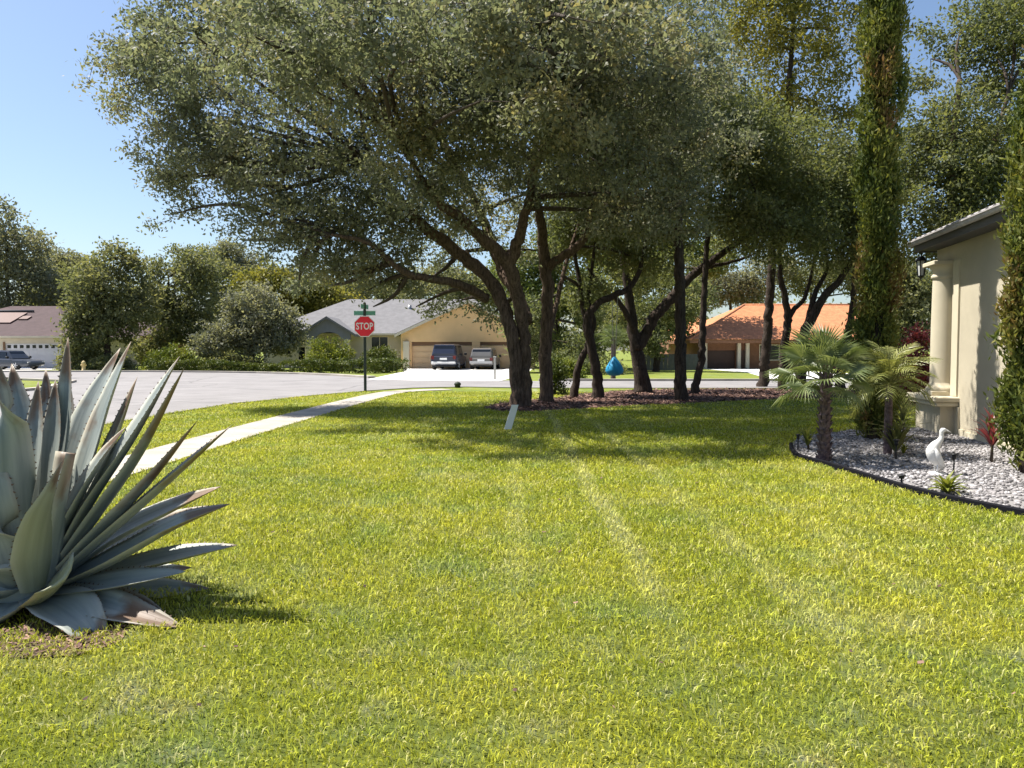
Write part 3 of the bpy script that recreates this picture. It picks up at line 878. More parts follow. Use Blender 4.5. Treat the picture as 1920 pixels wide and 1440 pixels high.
# --- leaning oak with long limb to the right
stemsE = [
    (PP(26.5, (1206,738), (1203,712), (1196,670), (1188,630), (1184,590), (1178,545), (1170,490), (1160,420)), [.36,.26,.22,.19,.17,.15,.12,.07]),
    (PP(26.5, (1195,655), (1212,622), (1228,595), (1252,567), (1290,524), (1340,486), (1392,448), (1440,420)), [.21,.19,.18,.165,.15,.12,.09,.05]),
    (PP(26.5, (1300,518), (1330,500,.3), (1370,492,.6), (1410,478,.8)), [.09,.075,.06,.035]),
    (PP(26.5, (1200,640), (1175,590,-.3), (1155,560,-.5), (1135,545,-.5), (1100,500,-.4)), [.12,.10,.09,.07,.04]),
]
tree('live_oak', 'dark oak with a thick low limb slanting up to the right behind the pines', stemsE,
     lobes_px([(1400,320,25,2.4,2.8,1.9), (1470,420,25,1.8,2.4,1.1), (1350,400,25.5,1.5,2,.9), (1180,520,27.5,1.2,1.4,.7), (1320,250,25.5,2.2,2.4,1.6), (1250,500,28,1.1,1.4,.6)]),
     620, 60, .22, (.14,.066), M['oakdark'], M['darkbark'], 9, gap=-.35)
# --- dark straight pines
for i, (pts, rad, lab, lob, sd) in enumerate([
    (PP(22.6, (1277,758), (1277,730), (1276,650), (1275,550), (1273,470), (1270,330), (1268,180), (1268,40)), [.23,.185,.165,.15,.14,.12,.10,.06],
     'straight black pine trunk in the mulch bed, the thicker of the two pines', [(1265,30,22.6,1.6,1.6,1.3), (1270,160,22.6,1.2,1.3,.9)], 31),
    (PP(26.0, (1301,744), (1304,722), (1314,680), (1318,610), (1321,540), (1324,480), (1330,380), (1335,250)), [.18,.135,.125,.115,.10,.09,.08,.05],
     'thin bent pine trunk beside the thicker black pine, in front of the orange roof', [(1335,200,26,1.5,1.6,1.2), (1340,300,26,1.2,1.3,.9)], 32)]):
    tree('pine_tree', lab, [(pts, rad)], lobes_px(lob), 130, 80, .26, (.13,.035), M['oakdark'], M['darkbark'], sd, gap=-.6, limbs=False)
# --- right-hand oaks behind the palms
stemsH = [
    (PP(27.5, (1500,738), (1500,712), (1502,660), (1508,625), (1524,592), (1546,556), (1580,518), (1605,470), (1620,400)), [.28,.21,.19,.175,.16,.14,.11,.08,.04]),
    (PP(27.5, (1510,622), (1522,575,.2), (1530,545,.3), (1550,505,.5), (1545,450,.6)), [.12,.11,.09,.07,.04])]
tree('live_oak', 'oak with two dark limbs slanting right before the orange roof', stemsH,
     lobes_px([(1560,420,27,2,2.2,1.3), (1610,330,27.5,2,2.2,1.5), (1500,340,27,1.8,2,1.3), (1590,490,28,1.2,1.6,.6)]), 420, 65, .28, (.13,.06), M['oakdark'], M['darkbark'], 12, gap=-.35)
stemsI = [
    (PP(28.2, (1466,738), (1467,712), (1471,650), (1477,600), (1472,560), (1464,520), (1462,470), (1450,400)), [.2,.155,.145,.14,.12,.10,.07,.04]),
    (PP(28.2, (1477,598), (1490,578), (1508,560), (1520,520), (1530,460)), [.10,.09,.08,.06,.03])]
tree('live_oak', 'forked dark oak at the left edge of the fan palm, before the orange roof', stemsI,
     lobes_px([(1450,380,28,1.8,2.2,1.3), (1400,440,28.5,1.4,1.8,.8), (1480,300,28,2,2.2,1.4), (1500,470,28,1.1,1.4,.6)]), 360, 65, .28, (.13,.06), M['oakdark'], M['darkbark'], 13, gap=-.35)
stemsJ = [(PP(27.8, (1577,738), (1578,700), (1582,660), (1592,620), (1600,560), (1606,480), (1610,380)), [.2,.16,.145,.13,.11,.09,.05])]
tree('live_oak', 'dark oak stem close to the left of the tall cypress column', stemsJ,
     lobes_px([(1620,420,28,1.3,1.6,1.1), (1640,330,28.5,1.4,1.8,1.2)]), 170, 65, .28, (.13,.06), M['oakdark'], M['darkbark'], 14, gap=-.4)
stemsY = [(PP(31, (1430,732), (1432,700), (1440,600), (1450,450), (1465,300), (1480,150), (1490,0)), [.25,.2,.18,.16,.14,.1,.06])]
tree('laurel_oak', 'tall yellow-green tree rising above the others left of the cypress column', stemsY,
     lobes_px([(1460,90,31,2.2,2.5,2.2), (1570,60,31,1.6,2.4,2.0), (1530,190,31,1.7,2.2,1.2), (1420,220,31,1.5,2,1.2), (1500,-90,31,3,3,2), (1590,240,31,1.0,1.6,.8), (1400,20,31,1.6,2.2,2.0)]),
     430, 62, .28, (.17,.08), M['yellowleaf'], M['darkbark'], 15, gap=-.25)
stemsK = [(PP(25, (1800,735), (1800,690), (1795,560), (1790,430), (1785,300), (1800,150)), [.28,.22,.2,.17,.13,.08]),
          (PP(25, (1790,430), (1830,350), (1860,280), (1890,180)), [.12,.1,.08,.05])]
tree('live_oak', 'grey-green oak rising behind the cream house on the right', stemsK,
     lobes_px([(1760,340,25,1.5,2,1.3), (1800,420,25.5,1.6,2,1.0), (1850,300,25,1.5,2,1.2), (1770,220,25.5,1.4,2,1.0), (1870,110,26,1.5,2,1.2), (1920,230,26,1.6,2,1.6), (1745,110,26,1.0,1.6,.8),
               (1960,80,26,2,2,2), (1900,20,26,1.4,1.8,.7), (1740,450,26,1.1,1.6,.9), (1990,350,26,2,2,1.6), (1830,380,25.5,1.5,2,1.3), (1760,280,25.3,1.4,2,1.1), (1800,60,26,1.2,1.8,.9)]),
     900, 62, .24, (.14,.068), M['oakdark'], M['bark'], 16, gap=-.22)


# --- background trees: each its own thing
def far_tree(label, px, d, lobes, clusters_, lmat, seed, name='shade_tree', leaf=.32, n_per=40, sig=.44, gap=-.3, trunk_r=.25, zt=None):
    clusters = int(clusters_*1.45)
    ls = lobes_px([(l[0], l[1], d+(l[5] if len(l) > 5 else 0), l[2], l[3], l[4]) for l in lobes])
    b = at(px, 690, d)
    ztop = max(c.z for c, r in ls)
    st = [([Vector((b.x, d, -.05)), Vector((b.x+.1, d, ztop*.3)), Vector((b.x-.1, d, ztop*.6)), Vector((b.x, d, ztop*.9))], [trunk_r, trunk_r*.8, trunk_r*.6, trunk_r*.25])]
    return tree(name, label, st, ls, clusters, n_per, sig, (leaf, leaf*.55), lmat, M['darkbark'], seed, gap=gap, twig_r=.02, trunk_n=6, limb_r=.08, gscale=.8)


far_tree('big grey-green tree rising at the far left above the maroon roof', 20, 72, [(10,480,3.6,3.5,3.6), (55,520,2.6,3,2.0), (0,410,2.2,2.5,1.6), (20,580,4,3,2.4), (60,450,1.8,2,1.3), (-60,480,4,3.5,4), (90,545,1.8,2.4,1.2)], 330, M['fargrey'], 40)
far_tree('low dark tree between the maroon roof and the domed tree', 110, 78, [(120,530,2.3,2.5,1.7), (90,560,2.2,2.5,1.2), (150,565,2.4,2.5,1.6)], 150, M['fartree'], 41)
far_tree('domed olive tree just right of the maroon-roofed house', 200, 58, [(205,520,2.3,2.6,2.2), (165,560,1.8,2.4,1.7), (235,490,1.3,2,1.1), (200,610,2.6,2.4,1.7), (160,650,1.6,2,1.2), (260,560,1.5,2.2,2.0), (215,455,.8,1,.7), (150,610,1.2,1.8,1.0)], 330, M['fartree'], 42, leaf=.26, sig=.34)
far_tree('dark upright tree behind the pale bush left of the grey-roofed house', 320, 64, [(330,510,2.0,2.4,1.9), (300,560,2.0,2.4,2.0), (360,560,2.4,2.4,2.2), (340,620,2.8,2.4,1.6), (300,655,2,2.2,1.1), (400,640,2.2,2.2,1.4), (385,500,1.3,1.8,1.3)], 340, M['fartree'], 43, leaf=.27, sig=.34)
far_tree('rounded silvery-leaved tree left of the dark gabled porch', 470, 56, [(470,600,2.2,2.2,1.7), (430,620,1.8,2,1.5), (520,610,1.8,2,1.5), (470,560,1.7,2,1.3), (545,630,1.0,1.6,1.0), (400,650,1.2,1.6,1.0), (500,650,2,1.6,.7)], 330, M['fargrey'], 44, leaf=.24, sig=.30)
far_tree('yellowish tree crown behind the silvery-leaved tree', 530, 78, [(530,530,3.0,2.8,1.9), (590,550,2.6,2.6,1.6), (470,540,2.4,2.4,1.6), (640,560,2,2.4,1.2)], 260, M['yellowleaf'], 45)
far_tree('broad olive tree behind the left end of the grey shingle roof', 640, 84, [(620,560,2.6,2.6,1.4), (690,545,3,2.6,1.5), (560,575,2.6,2.6,1.4)], 200, M['fartree'], 46)
far_tree('dark tree behind the tan garage gable', 830, 84, [(760,545,3.4,3,1.8), (840,535,3.4,3,2.0), (930,540,3.4,3,2.3), (880,560,3,3,1.4)], 280, M['fartree'], 47)
far_tree('bright green tree seen between the oak trunks behind the driveway', 1040, 58, [(1040,470,1.8,2.4,1.8), (1080,560,2,2.4,1.9), (1010,560,2,2.4,2.2), (1130,600,2,2.4,1.9), (1050,640,1.8,2.4,1.3), (960,500,1.6,2.2,1.6), (1110,480,1.8,2.2,1.6)], 480, M['greenleaf'], 48, leaf=.26, sig=.34)
far_tree('green tree standing behind the leaning oak, left of the pines', 1200, 62, [(1150,500,2.2,2.4,1.9), (1220,520,2.2,2.4,1.9), (1200,600,2.4,2.4,1.8), (1260,590,2,2.4,1.9), (1260,450,2,2.4,1.6), (1180,450,2,2.4,1.6), (1330,480,1.8,2.4,1.6), (1150,620,1.6,2,1.2)], 520, M['greenleaf'], 49, leaf=.27, sig=.34)
far_tree('pale grey-green tree rising over the left hip of the orange roof', 1370, 80, [(1360,530,3,2.8,2.0), (1410,545,2.6,2.6,1.6), (1310,550,2.6,2.6,1.9), (1450,500,2.4,2.6,1.6)], 230, M['fargrey'], 50, gap=-.2)
far_tree('dark green tree rising behind the middle of the orange roof', 1520, 82, [(1510,525,3,2.8,1.7), (1570,510,2.8,2.6,2.0), (1640,520,3,2.6,2.4), (1700,560,2.8,2.6,2.8)], 260, M['fartree'], 51, gap=-.2)
far_tree('dense tree filling the gap between the cypress column and the cream house', 1690, 45, [(1700,520,1.8,2.2,1.9), (1680,600,1.8,2.2,1.6), (1730,570,1.5,2,1.8), (1700,640,2.0,2,.8)], 260, M['fartree'], 52, leaf=.22, sig=.30)
far_tree('sparse crown behind the oak, low over the silvery-leaved tree', 440, 90, [(420,480,2.6,2.6,1.6), (470,500,2.4,2.6,1.6)], 110, M['fargrey'], 53, gap=-.05)
far_tree('leafy tree filling the view between the domed tree and the far left tree', 120, 84, [(110,500,2.6,2.6,1.8), (150,520,2.6,2.6,2.2), (90,560,3,2.6,2.4), (170,590,3,2.6,2.4)], 220, M['fargrey'], 54)
far_tree('olive tree showing over the yellowish crown left of the grey roof', 400, 82, [(380,500,2.8,2.6,2.0), (420,540,3,2.6,2.4), (440,600,3,2.6,2.4), (510,590,2.6,2.6,2.0)], 260, M['fartree'], 55)
far_tree('dark tree behind the porch end of the grey roof', 590, 80, [(580,560,2.8,2.6,1.9), (560,610,3,2.6,2.4), (640,575,2.4,2.6,1.3)], 210, M['yellowleaf'], 56)
far_tree('shadowy green tree right behind the trunk with the upturned limb', 980, 50, [(985,600,1.6,2,1.6), (1000,660,1.6,2,1.1), (1090,650,1.6,2,1.3), (1110,560,1.5,2,1.4)], 200, M['oakdark'], 57, leaf=.22, sig=.30)
far_tree('dark green tree low between the leaning oak and the pines', 1230, 52, [(1240,600,1.8,2,1.5), (1215,640,1.5,2,1.0), (1170,600,1.5,2,1.5), (1290,560,1.6,2,1.5)], 200, M['oakdark'], 58, leaf=.22, sig=.30)
# distant woods: one mass
rngw = np.random.default_rng(60)
nw = 2300
Cw = np.stack([rngw.uniform(-150,135,nw), rngw.uniform(98,112,nw), rngw.uniform(.2,1,nw)],1)
Cw[:450,0] = rngw.uniform(-92,-80,450); Cw[:450,1] = rngw.uniform(40,100,450)
Cw[:,2] *= 7.0+1.6*np.sin(Cw[:,0]*.21)+1.2*np.sin(Cw[:,0]*.55+1)
V, ti = leaf_quads(Cw, rngw.normal(size=(nw,3)), 17, .9, .62, .38, rngw)
o = link('distant_woods', np_mesh('distant_woods', V, np.arange(len(V)).reshape(-1,4), M['fartree'], ti)); o['kind'] = 'stuff'


# --- bushes and hedges
def bush(name, label, c, r, clusters, n_per, leaf, lmat, seed, cat='bush', group=None, sig=.14):
    clusters = int(clusters*1.9)
    rng = np.random.default_rng(seed)
    base = Vector((c[0], c[1], 0))
    t = thing(name, base, label, cat, group)
    q = rng.normal(size=(clusters,3)); q /= np.linalg.norm(q, axis=1)[:,None]
    q[:,2] = np.abs(q[:,2])*1.0-.12
    clusters_ = clusters
    bump = 1+.14*np.sin(q[:,0]*5+seed)+.12*np.sin(q[:,1]*6+q[:,2]*5+seed)
    C = q*(rng.random((clusters,1))**.35)*np.array(r)*bump[:,None]
    C[:,2] = C[:,2]*1.0+.18
    V, ti = leaf_quads(C, q, n_per, sig, leaf, leaf*.5, rng)
    V[:,2] = np.abs(V[:,2])
    link('leaves', np_mesh('leaves', V, np.arange(len(V)).reshape(-1,4), lmat, ti), t)
    b = MB(); b.tube([(0,0,-.03),(.02,.01,r[2]*.4),(-.02,0,r[2]*.8)], [.04,.03,.01], 6, 0, False)
    b.build('stem', M['twig'], t)
    return t


def hedge(label, p0, p1, w, h, seed, lmat=None):
    rng = np.random.default_rng(seed)
    p0, p1 = Vector(p0), Vector(p1); base = (p0+p1)/2; base.z = 0
    t = thing('hedge', base, label, 'hedge', 'clipped hedges along the far kerb')
    L_ = (p1-p0).length; u = (p1-p0).normalized(); v = Vector((-u.y, u.x, 0))
    k = int(L_*70)
    s = rng.uniform(-.5,.5,k)*L_; f = rng.random(k); ang = rng.uniform(0, 3.14, k)
    hh = h*(1+.08*np.sin(s*1.7+seed)+.05*np.sin(s*4.1))
    rr = .75+.25*rng.random(k)
    cy = np.clip(np.cos(ang)*1.5, -1, 1)*w/2*rr; cz = np.clip(np.sin(ang)*1.6, 0, 1)*hh*rr
    C = np.stack([u.x*s+v.x*cy, u.y*s+v.y*cy, cz],1)
    O = np.stack([v.x*cy, v.y*cy, cz*.6],1)
    V, ti = leaf_quads(C, O, 16, .07, .12, .07, rng)
    V[:,2] = np.abs(V[:,2])
    link('leaves', np_mesh('leaves', V, np.arange(len(V)).reshape(-1,4), lmat or M['hedge'], ti), t)
    b = MB(); b.tube([(0,0,-.02),(.03,0,h*.4),(0,0,h*.8)], [.02,.015,.01], 5, 0, False); sm = b.mesh('stem', M['twig'])
    for x in np.arange(-L_/2+.3, L_/2-.2, .8):
        link('stem', sm, t, tuple(u*x))


hedge('clipped hedge under the trees, left of the driveway of the tan house, the left one', at(268,690,51.5)*Vector((1,1,0)) if False else Vector((at(268,690,51.8).x,52.6,0)), Vector((at(432,690,51.8).x,52.4,0)), 1.0, .72, 70)
hedge('long clipped hedge in front of the grey-roofed house behind the stop sign', Vector((at(530,690,49.5).x,50.2,0)), Vector((at(672,690,47.5).x,48.0,0)), 1.1, .78, 71)
hedge('clipped hedge ending beside the white driveway, right of the stop sign', Vector((at(676,690,47).x,47.8,0)), Vector((at(752,690,51).x,51.5,0)), 1.2, .85, 72)
hedge('low loose hedge between the two clipped hedges', Vector((at(440,690,52).x,52.2,0)), Vector((at(524,690,51).x,51.2,0)), 1.0, .5, 73)
bush('rounded_shrub', 'large yellow-green round bush left of the stop sign before the porch', (at(615,660,53.5).x,53.5), (1.6,1.3,2.35), 170, 26, .16, M['limebush'], 80)
bush('rounded_shrub', 'round green bush right of the stop sign post', (at(716,660,54).x,54), (1.2,1.0,1.75), 120, 26, .15, M['hedge'], 81)
bush('rounded_shrub', 'pale yellow-green bush under the dark upright tree', (at(325,660,54.5).x,54.5), (2.0,1.3,1.75), 150, 26, .17, M['limebush'], 82)
bush('rounded_shrub', 'dark low bush right of the domed olive tree', (at(205,680,56.5).x,56.5), (2.0,1.2,1.0), 110, 24, .16, M['fartree'], 83)
bush('rounded_shrub', 'dark mass of shrubs under the rounded silvery tree', (at(440,680,54.5).x,54.5), (2.6,1.1,1.3), 150, 24, .16, M['fartree'], 84)
bush('rounded_shrub', 'dark shrub between the white garage door and the domed tree', (at(150,670,57.5).x,57.5), (1.5,1.0,1.9), 110, 24, .16, M['fartree'], 88)
bush('rounded_shrub', 'lime bush seen between the second trunk and the thin curved stem', (at(1058,690,40).x,40), (.85,.8,1.0), 80, 26, .13, M['limebush'], 85)
bush('rounded_shrub', 'dark spreading shrub under the green tree behind the curved oak stem', (at(1095,690,46).x,46), (2.4,1.0,1.3), 110, 24, .14, M['oakdark'], 92)
bush('rounded_shrub', 'small bush growing beside the base of the single straight grey trunk', (at(1040,720,25.5).x,25.5), (.35,.35,1.35), 50, 26, .10, M['hedge'], 86, sig=.1)
bush('rounded_shrub', 'yellow-green shrub on the far lawn right of the feather palm', (at(1700,690,34).x,34), (.9,.8,.9), 80, 24, .13, M['limebush'], 87)
bush('red_shrub', 'dark red-leaved shrub between the cypress column and the cream column', (at(1718,640,21).x,21), (.42,.5,2.1), 95, 30, .10, M['redleaf'], 89, sig=.12)
bush('rounded_shrub', 'dark green low shrub below the red-leaved shrub', (at(1712,690,24).x,24), (.8,.8,.95), 90, 26, .11, M['fartree'], 90)


# --- Italian cypresses
def cypress(label, x, y, h, r, seed, clusters):
    rng = np.random.default_rng(seed)
    t = thing('italian_cypress', (x,y,0), label, 'cypress tree', 'tall columnar cypresses by the cream house')
    b = MB()
    pts = [Vector((0,0,-.05)), Vector((.02,.01,h*.3)), Vector((0,0,h*.7)), Vector((0,0,h*.98))]
    p, rr = smooth_path(pts, [.13,.10,.07,.02], .3); b.tube(p, rr, 8)
    for k in range(260):
        z = .3+rng.random()*(h-.6); th = rng.random()*6.28; q = r*.6*min(1,(h-z)*.7)
        b.tube([(0,0,z-.1),(math.cos(th)*q*.6,math.sin(th)*q*.6,z+.1),(math.cos(th)*q,math.sin(th)*q,z+.5)], [.014,.01,.004], 3, 0, False)
    b.build('trunk', M['darkbark'], t)
    z = .12+(h-.15)*rng.random(clusters)**.95
    prof = r*np.clip(.55+z*.9,0,1)*np.clip((h-z)*.55+.08,0,1)
    th = rng.random(clusters)*2*np.pi
    prof = prof*(1+.26*np.sin(z*2.3+3*np.sin(th)+seed)+.24*np.sin(z*5.1+th*2)+.12*rng.normal(size=clusters))
    rad = prof*(.55+.45*rng.random(clusters)**.5)
    C = np.stack([np.cos(th)*rad, np.sin(th)*rad, z],1)
    keep = (np.sin(z*3.1+th*2+seed)+np.sin(th*3-z*1.3)) > -1.35
    C = C[keep]
    O = np.stack([np.cos(th)*.25, np.sin(th)*.25, np.full(clusters,1.7)],1)[keep]
    ct = np.clip(.33+.2*rng.normal(size=len(C)),0,.8)
    brown = (np.sin(C[:,2]*2.1+seed)+np.sin(th[keep]*2+C[:,2]*.9)) > 1.05
    ct[brown] = .95
    V, ti = leaf_quads(C, O, 48, .055, .095, .030, rng, flat=1.7, up=0, droop=-.5, ctint=ct, tvar=.35)
    link('crown', np_mesh('crown', V, np.arange(len(V)).reshape(-1,4), M['cypress'], ti), t)
    return t


p = gnd(1650,830)
cypress('tall cypress column left of the cream house, rising out of the top of the picture', p.x+.15, 12.9, 9.2, .245, 90, 1350)
cypress('cypress column at the right picture edge in front of the house wall', 6.27, 9.3, 5.15, .25, 91, 760)


# ------------------------------------------------------------------ agave
def agave_leaf(path, W, tint, dry, rng, chan=.28, thick=.10, base_f=.62, cut=1.0, nrm=None, teeth=True, facing=None):
    pts, _ = smooth_path(path, [1]*len(path), .02)
    NR = 20
    L_ = [0]
    for i in range(1, len(pts)): L_.append(L_[-1]+(pts[i]-pts[i-1]).length)
    tot = L_[-1]
    def samp(s):
        x = s*tot
        for i in range(1, len(pts)):
            if L_[i] >= x:
                f = (x-L_[i-1])/max(1e-9, L_[i]-L_[i-1]); return pts[i-1].lerp(pts[i], f)
        return pts[-1]
    prof_s = [0,.12,.3,.48,.65,.8,.9,.96,1.0]; prof_w = [base_f,.78,.95,1.0,.88,.62,.36,.17,.015]
    if cut < 1: prof_w = [base_f,.8,.95,1.0,1.0,1.0,1.0,1.0,1.0]
    U = np.array([-1,-.72,-.36,0,.36,.72,1.0])
    vs = []; tin = []; dr = []; ed = []; al = []; ac = []
    K = len(U)
    wob = rng.random()*6; roll = .35+1.1*rng.random()
    for i in range(NR+1):
        s = i/NR
        q = samp(s); t_ = (samp(min(1,s+.03))-samp(max(0,s-.03))).normalized()
        ax = Vector((AGC.x, AGC.y, q.z))
        outv = (q-ax); outv.z = 0
        ref = Vector((0,-.5*roll,1))-(outv.normalized()*.55 if outv.length > 1e-3 else Vector((0,.5,0)))
        if facing is not None: ref = facing
        n_ = (ref-t_*ref.dot(t_)).normalized()
        b_ = t_.cross(n_).normalized()
        w = W*float(np.interp(s, prof_s, prof_w))
        ww = w*(1+.03*math.sin(s*17+wob))
        for u in U:
            up = chan*w*(abs(u)**1.7)
            v = q+b_*(u*ww*(1-.12*chan*4*abs(u)**3*.3))+n_*up
            vs.append(v)
        for u in U:
            up = chan*w*(abs(u)**1.7)-thick*w*(1-u*u*.999)*(1.15-.5*s)*2.0
            v = q+b_*(u*ww*(1-.12*chan*4*abs(u)**3*.3))+n_*up
            vs.append(v)
        for rep in range(2):
            for u in U:
                tin.append(tint); dr.append(dry[0]+(dry[1]-dry[0])*(s**dry[2])+(.12*abs(u) if dry[1] > .3 else 0)); ed.append(.75 if abs(u) > .97 else (.18 if abs(u) > .7 else 0))
                al.append(s*tot); ac.append(u*W)
    fs = []
    R2 = 2*K
    for i in range(NR):
        for k in range(K-1):
            a = i*R2+k
            fs.append((a, a+1, a+1+R2, a+R2))
            c = i*R2+K+k
            fs.append((c+1, c, c+R2, c+1+R2))
        for k in (0, K-1):
            a, c = i*R2+k, i*R2+K+k
            fs.append((a, a+R2, c+R2, c) if k == 0 else (c, c+R2, a+R2, a))
    e = NR*R2
    for k in range(K-1): fs.append((e+k, e+k+1, e+K+k+1, e+K+k))
    if teeth:
        for sgn, k in ((-1,0),(1,K-1)):
            nt_ = max(6, int(tot/.045))
            for j in range(nt_):
                s = .08+.86*j/nt_*(1 if cut >= 1 else .95)
                i = int(s*NR); f = s*NR-i
                a = vs[i*R2+k].lerp(vs[(i+1)*R2+k], f); c = vs[i*R2+k+(1 if k == 0 else -1)].lerp(vs[(i+1)*R2+k+(1 if k == 0 else -1)], f)
                d = (a-c).normalized(); tt = (vs[(i+1)*R2+k]-vs[i*R2+k]).normalized()
                h = .010+.005*rng.random()
                b0 = len(vs)
                vs += [a-tt*.007-d*.003, a+tt*.007-d*.003, a+d*h+tt*.005*(1 if j % 2 else -1)]
                tin += [tint]*3; dr += [.7]*3; ed += [0]*3; al += [0]*3; ac += [0]*3
                fs.append((b0, b0+1, b0+2))
    return vs, fs, tin, dr, ed, al, ac


AGC = Vector((at(45,1100,4.55).x, 4.55, 0))
agave = thing('agave', AGC, 'giant grey-blue agave rosette with browned leaf tips at the left edge of the lawn', 'agave')
rl = np.random.default_rng(77)


def put_leaf(path, W, tint=.4, dry=(0,.0,1), label=None, **k):
    vs, fs, tin, dr, ed, al, ac = agave_leaf(path, W, tint, dry, rl, **k)
    me = bpy.data.meshes.new('leaf')
    me.from_pydata([(v-AGC)[:] for v in vs], [], fs)
    for nm, arr in (('tint',tin),('dry',dr),('edge',ed),('along',al),('across',ac)):
        a = me.attributes.new(nm, 'FLOAT', 'POINT'); a.data.foreach_set('value', np.asarray(arr, np.float32))
    me.materials.append(M['agave'])
    me.polygons.foreach_set('use_smooth', [len(p.vertices) == 4 for p in me.polygons])
    me.update()
    o = link('leaf', me, agave)
    if label: o['label'] = label
    return o


def pxp(*pts):
    return [at(a, b, 4.55+c) for a, b, c in pts]


HALF = 4.5/FPX/2
W_ = lambda px, d=4.5: px*HALF*d/4.5*1.22
G0 = (.22,.7,5)      # green leaf, faint browning at the tip
BT = (-.2,1.0,2.2) # brown tip
# inner upright leaves, left part of the picture
put_leaf(pxp((35,1075,-.05),(22,930,-.12),(12,800,-.16),(-8,672,-.14)), W_(72), .55, G0)
put_leaf(pxp((40,1080,.05),(38,900,.12),(36,780,.20),(22,682,.3)), W_(60), .3, G0)
put_leaf(pxp((60,1080,-.02),(66,920,-.02),(70,800,.05),(72,715,.1)), W_(58), .25, G0)
put_leaf(pxp((55,1075,.1),(78,900,.25),(88,790,.35),(86,690,.45)), W_(46), .2, G0)
put_leaf(pxp((75,1070,0),(92,900,.06),(102,800,.12),(104,712,.18)), W_(54), .3, G0)
put_leaf(pxp((70,1070,.03),(105,900,.1),(122,780,.15),(128,632,.22)), W_(48), .3, G0)
put_leaf(pxp((55,1060,.15),(110,880,.4),(125,800,.5),(132,720,.6)), W_(46), .25, G0)
put_leaf(pxp((80,1060,.1),(135,900,.3),(172,770,.45),(226,652,.55)), W_(72), .2, G0)
put_leaf(pxp((85,1070,.08),(150,910,.2),(196,770,.3),(246,640,.38)), W_(67), .3, G0)
put_leaf(pxp((90,1075,.05),(165,930,.12),(212,830,.18),(258,706,.25)), W_(67), .35, (-.3,1.0,1.5))
put_leaf(pxp((90,1080,.02),(175,930,.0),(255,810,.03),(337,668,.08)), W_(79), .25, (-.1,.7,5))
put_leaf(pxp((95,1085,0),(185,960,-.02),(268,840,.0),(348,686,.02)), W_(72), .3, (-.3,1.05,1.5))
put_leaf(pxp((95,1090,-.02),(200,985,-.05),(290,890,-.05),(371,788,-.02)), W_(69), .35, (-.25,1.15,1.2))
put_leaf(pxp((100,1090,-.05),(215,990,-.1),(330,890,-.12),(436,796,-.12)), W_(59), .3, (-.25,1.05,1.8))
put_leaf(pxp((100,1095,.05),(210,1010,.1),(320,955,.12),(415,912,.12)), W_(72), .35, (-.3,1.0,2.2))
put_leaf(pxp((100,1100,-.05),(220,1045,-.12),(330,985,-.16),(432,945,-.18)), W_(77), .3, (-.3,1.05,2.0))
put_leaf(pxp((100,1105,0),(220,1072,.06),(330,1045,.08),(446,1022,.08)), W_(69), .3, (-.2,.55,3))
put_leaf(pxp((95,1108,-.08),(180,1098,-.2),(270,1085,-.26),(348,1072,-.3)), W_(59), .45, (-.2,.5,2.5))
put_leaf(pxp((95,1112,.02),(200,1112,.1),(300,1108,.14),(392,1103,.16)), W_(56), .3, (-.1,.6,2))
put_leaf(pxp((90,1115,-.1),(170,1130,-.3),(260,1155,-.4),(342,1176,-.45)), W_(61), .35, (-.1,1.05,1.4))
put_leaf(pxp((70,1122,-.15),(110,1135,-.35),(155,1170,-.50),(196,1228,-.58)), W_(84), .4, (-.25,1.0,2.4), 'drooping leaf with a brown withered tip')
put_leaf(pxp((45,1120,-.12),(20,1140,-.3),(-10,1165,-.42),(-60,1200,-.5)), W_(82), .4, (-.2,.6,3))
put_leaf(pxp((30,1115,-.1),(-20,1115,-.25),(-80,1120,-.35),(-150,1135,-.4)), W_(79), .4, BT)
put_leaf(pxp((40,1110,-.12),(10,1085,-.25),(-20,1075,-.35),(-60,1075,-.42)), W_(74), .5, G0)
put_leaf(pxp((95,1095,.12),(205,1030,.22),(300,985,.28),(392,948,.3)), W_(64), .35, (-.2,1.05,1.8))
put_leaf(pxp((95,1098,.2),(190,1040,.36),(270,990,.46),(352,930,.5)), W_(64), .3, (-.1,.8,3))
put_leaf(pxp((95,1108,.15),(190,1095,.3),(280,1080,.38),(360,1064,.42)), W_(61), .35, (-.1,.7,3))
put_leaf(pxp((90,1112,-.05),(160,1122,-.18),(240,1132,-.24),(310,1150,-.28)), W_(56), .4, (.0,.95,1.6))
put_leaf(pxp((80,1085,.0),(128,970,-.03),(185,870,-.02),(236,800,.0)), W_(69), .35, (-.1,.9,3))
# broad front leaf, and the cut leaves
put_leaf(pxp((72,1102,-.16),(74,1030,-.26),(88,950,-.30),(118,862,-.26)), W_(80), .85, (-.25,.9,2.6), 'broad yellowish front leaf with a browned margin', chan=.22)
put_leaf(pxp((98,1090,-.08),(112,1000,-.14),(120,930,-.14),(136,850,-.10)), W_(66), .45, (.05,.75,2.5), 'leaf cut off square with a brown top', cut=.5, chan=.5, base_f=.7)
put_leaf(pxp((72,1122,-.2),(88,1112,-.30),(104,1098,-.38),(118,1082,-.44)), W_(84), 1.0, (-.3,-.1,1), 'short cut stub of a leaf, pale yellow', cut=.5, chan=.32, facing=Vector((-.25,-.45,.85)))
put_leaf(pxp((25,1095,-.1),(2,1000,-.2),(-18,900,-.22),(-45,800,-.15)), W_(56), .4, G0)
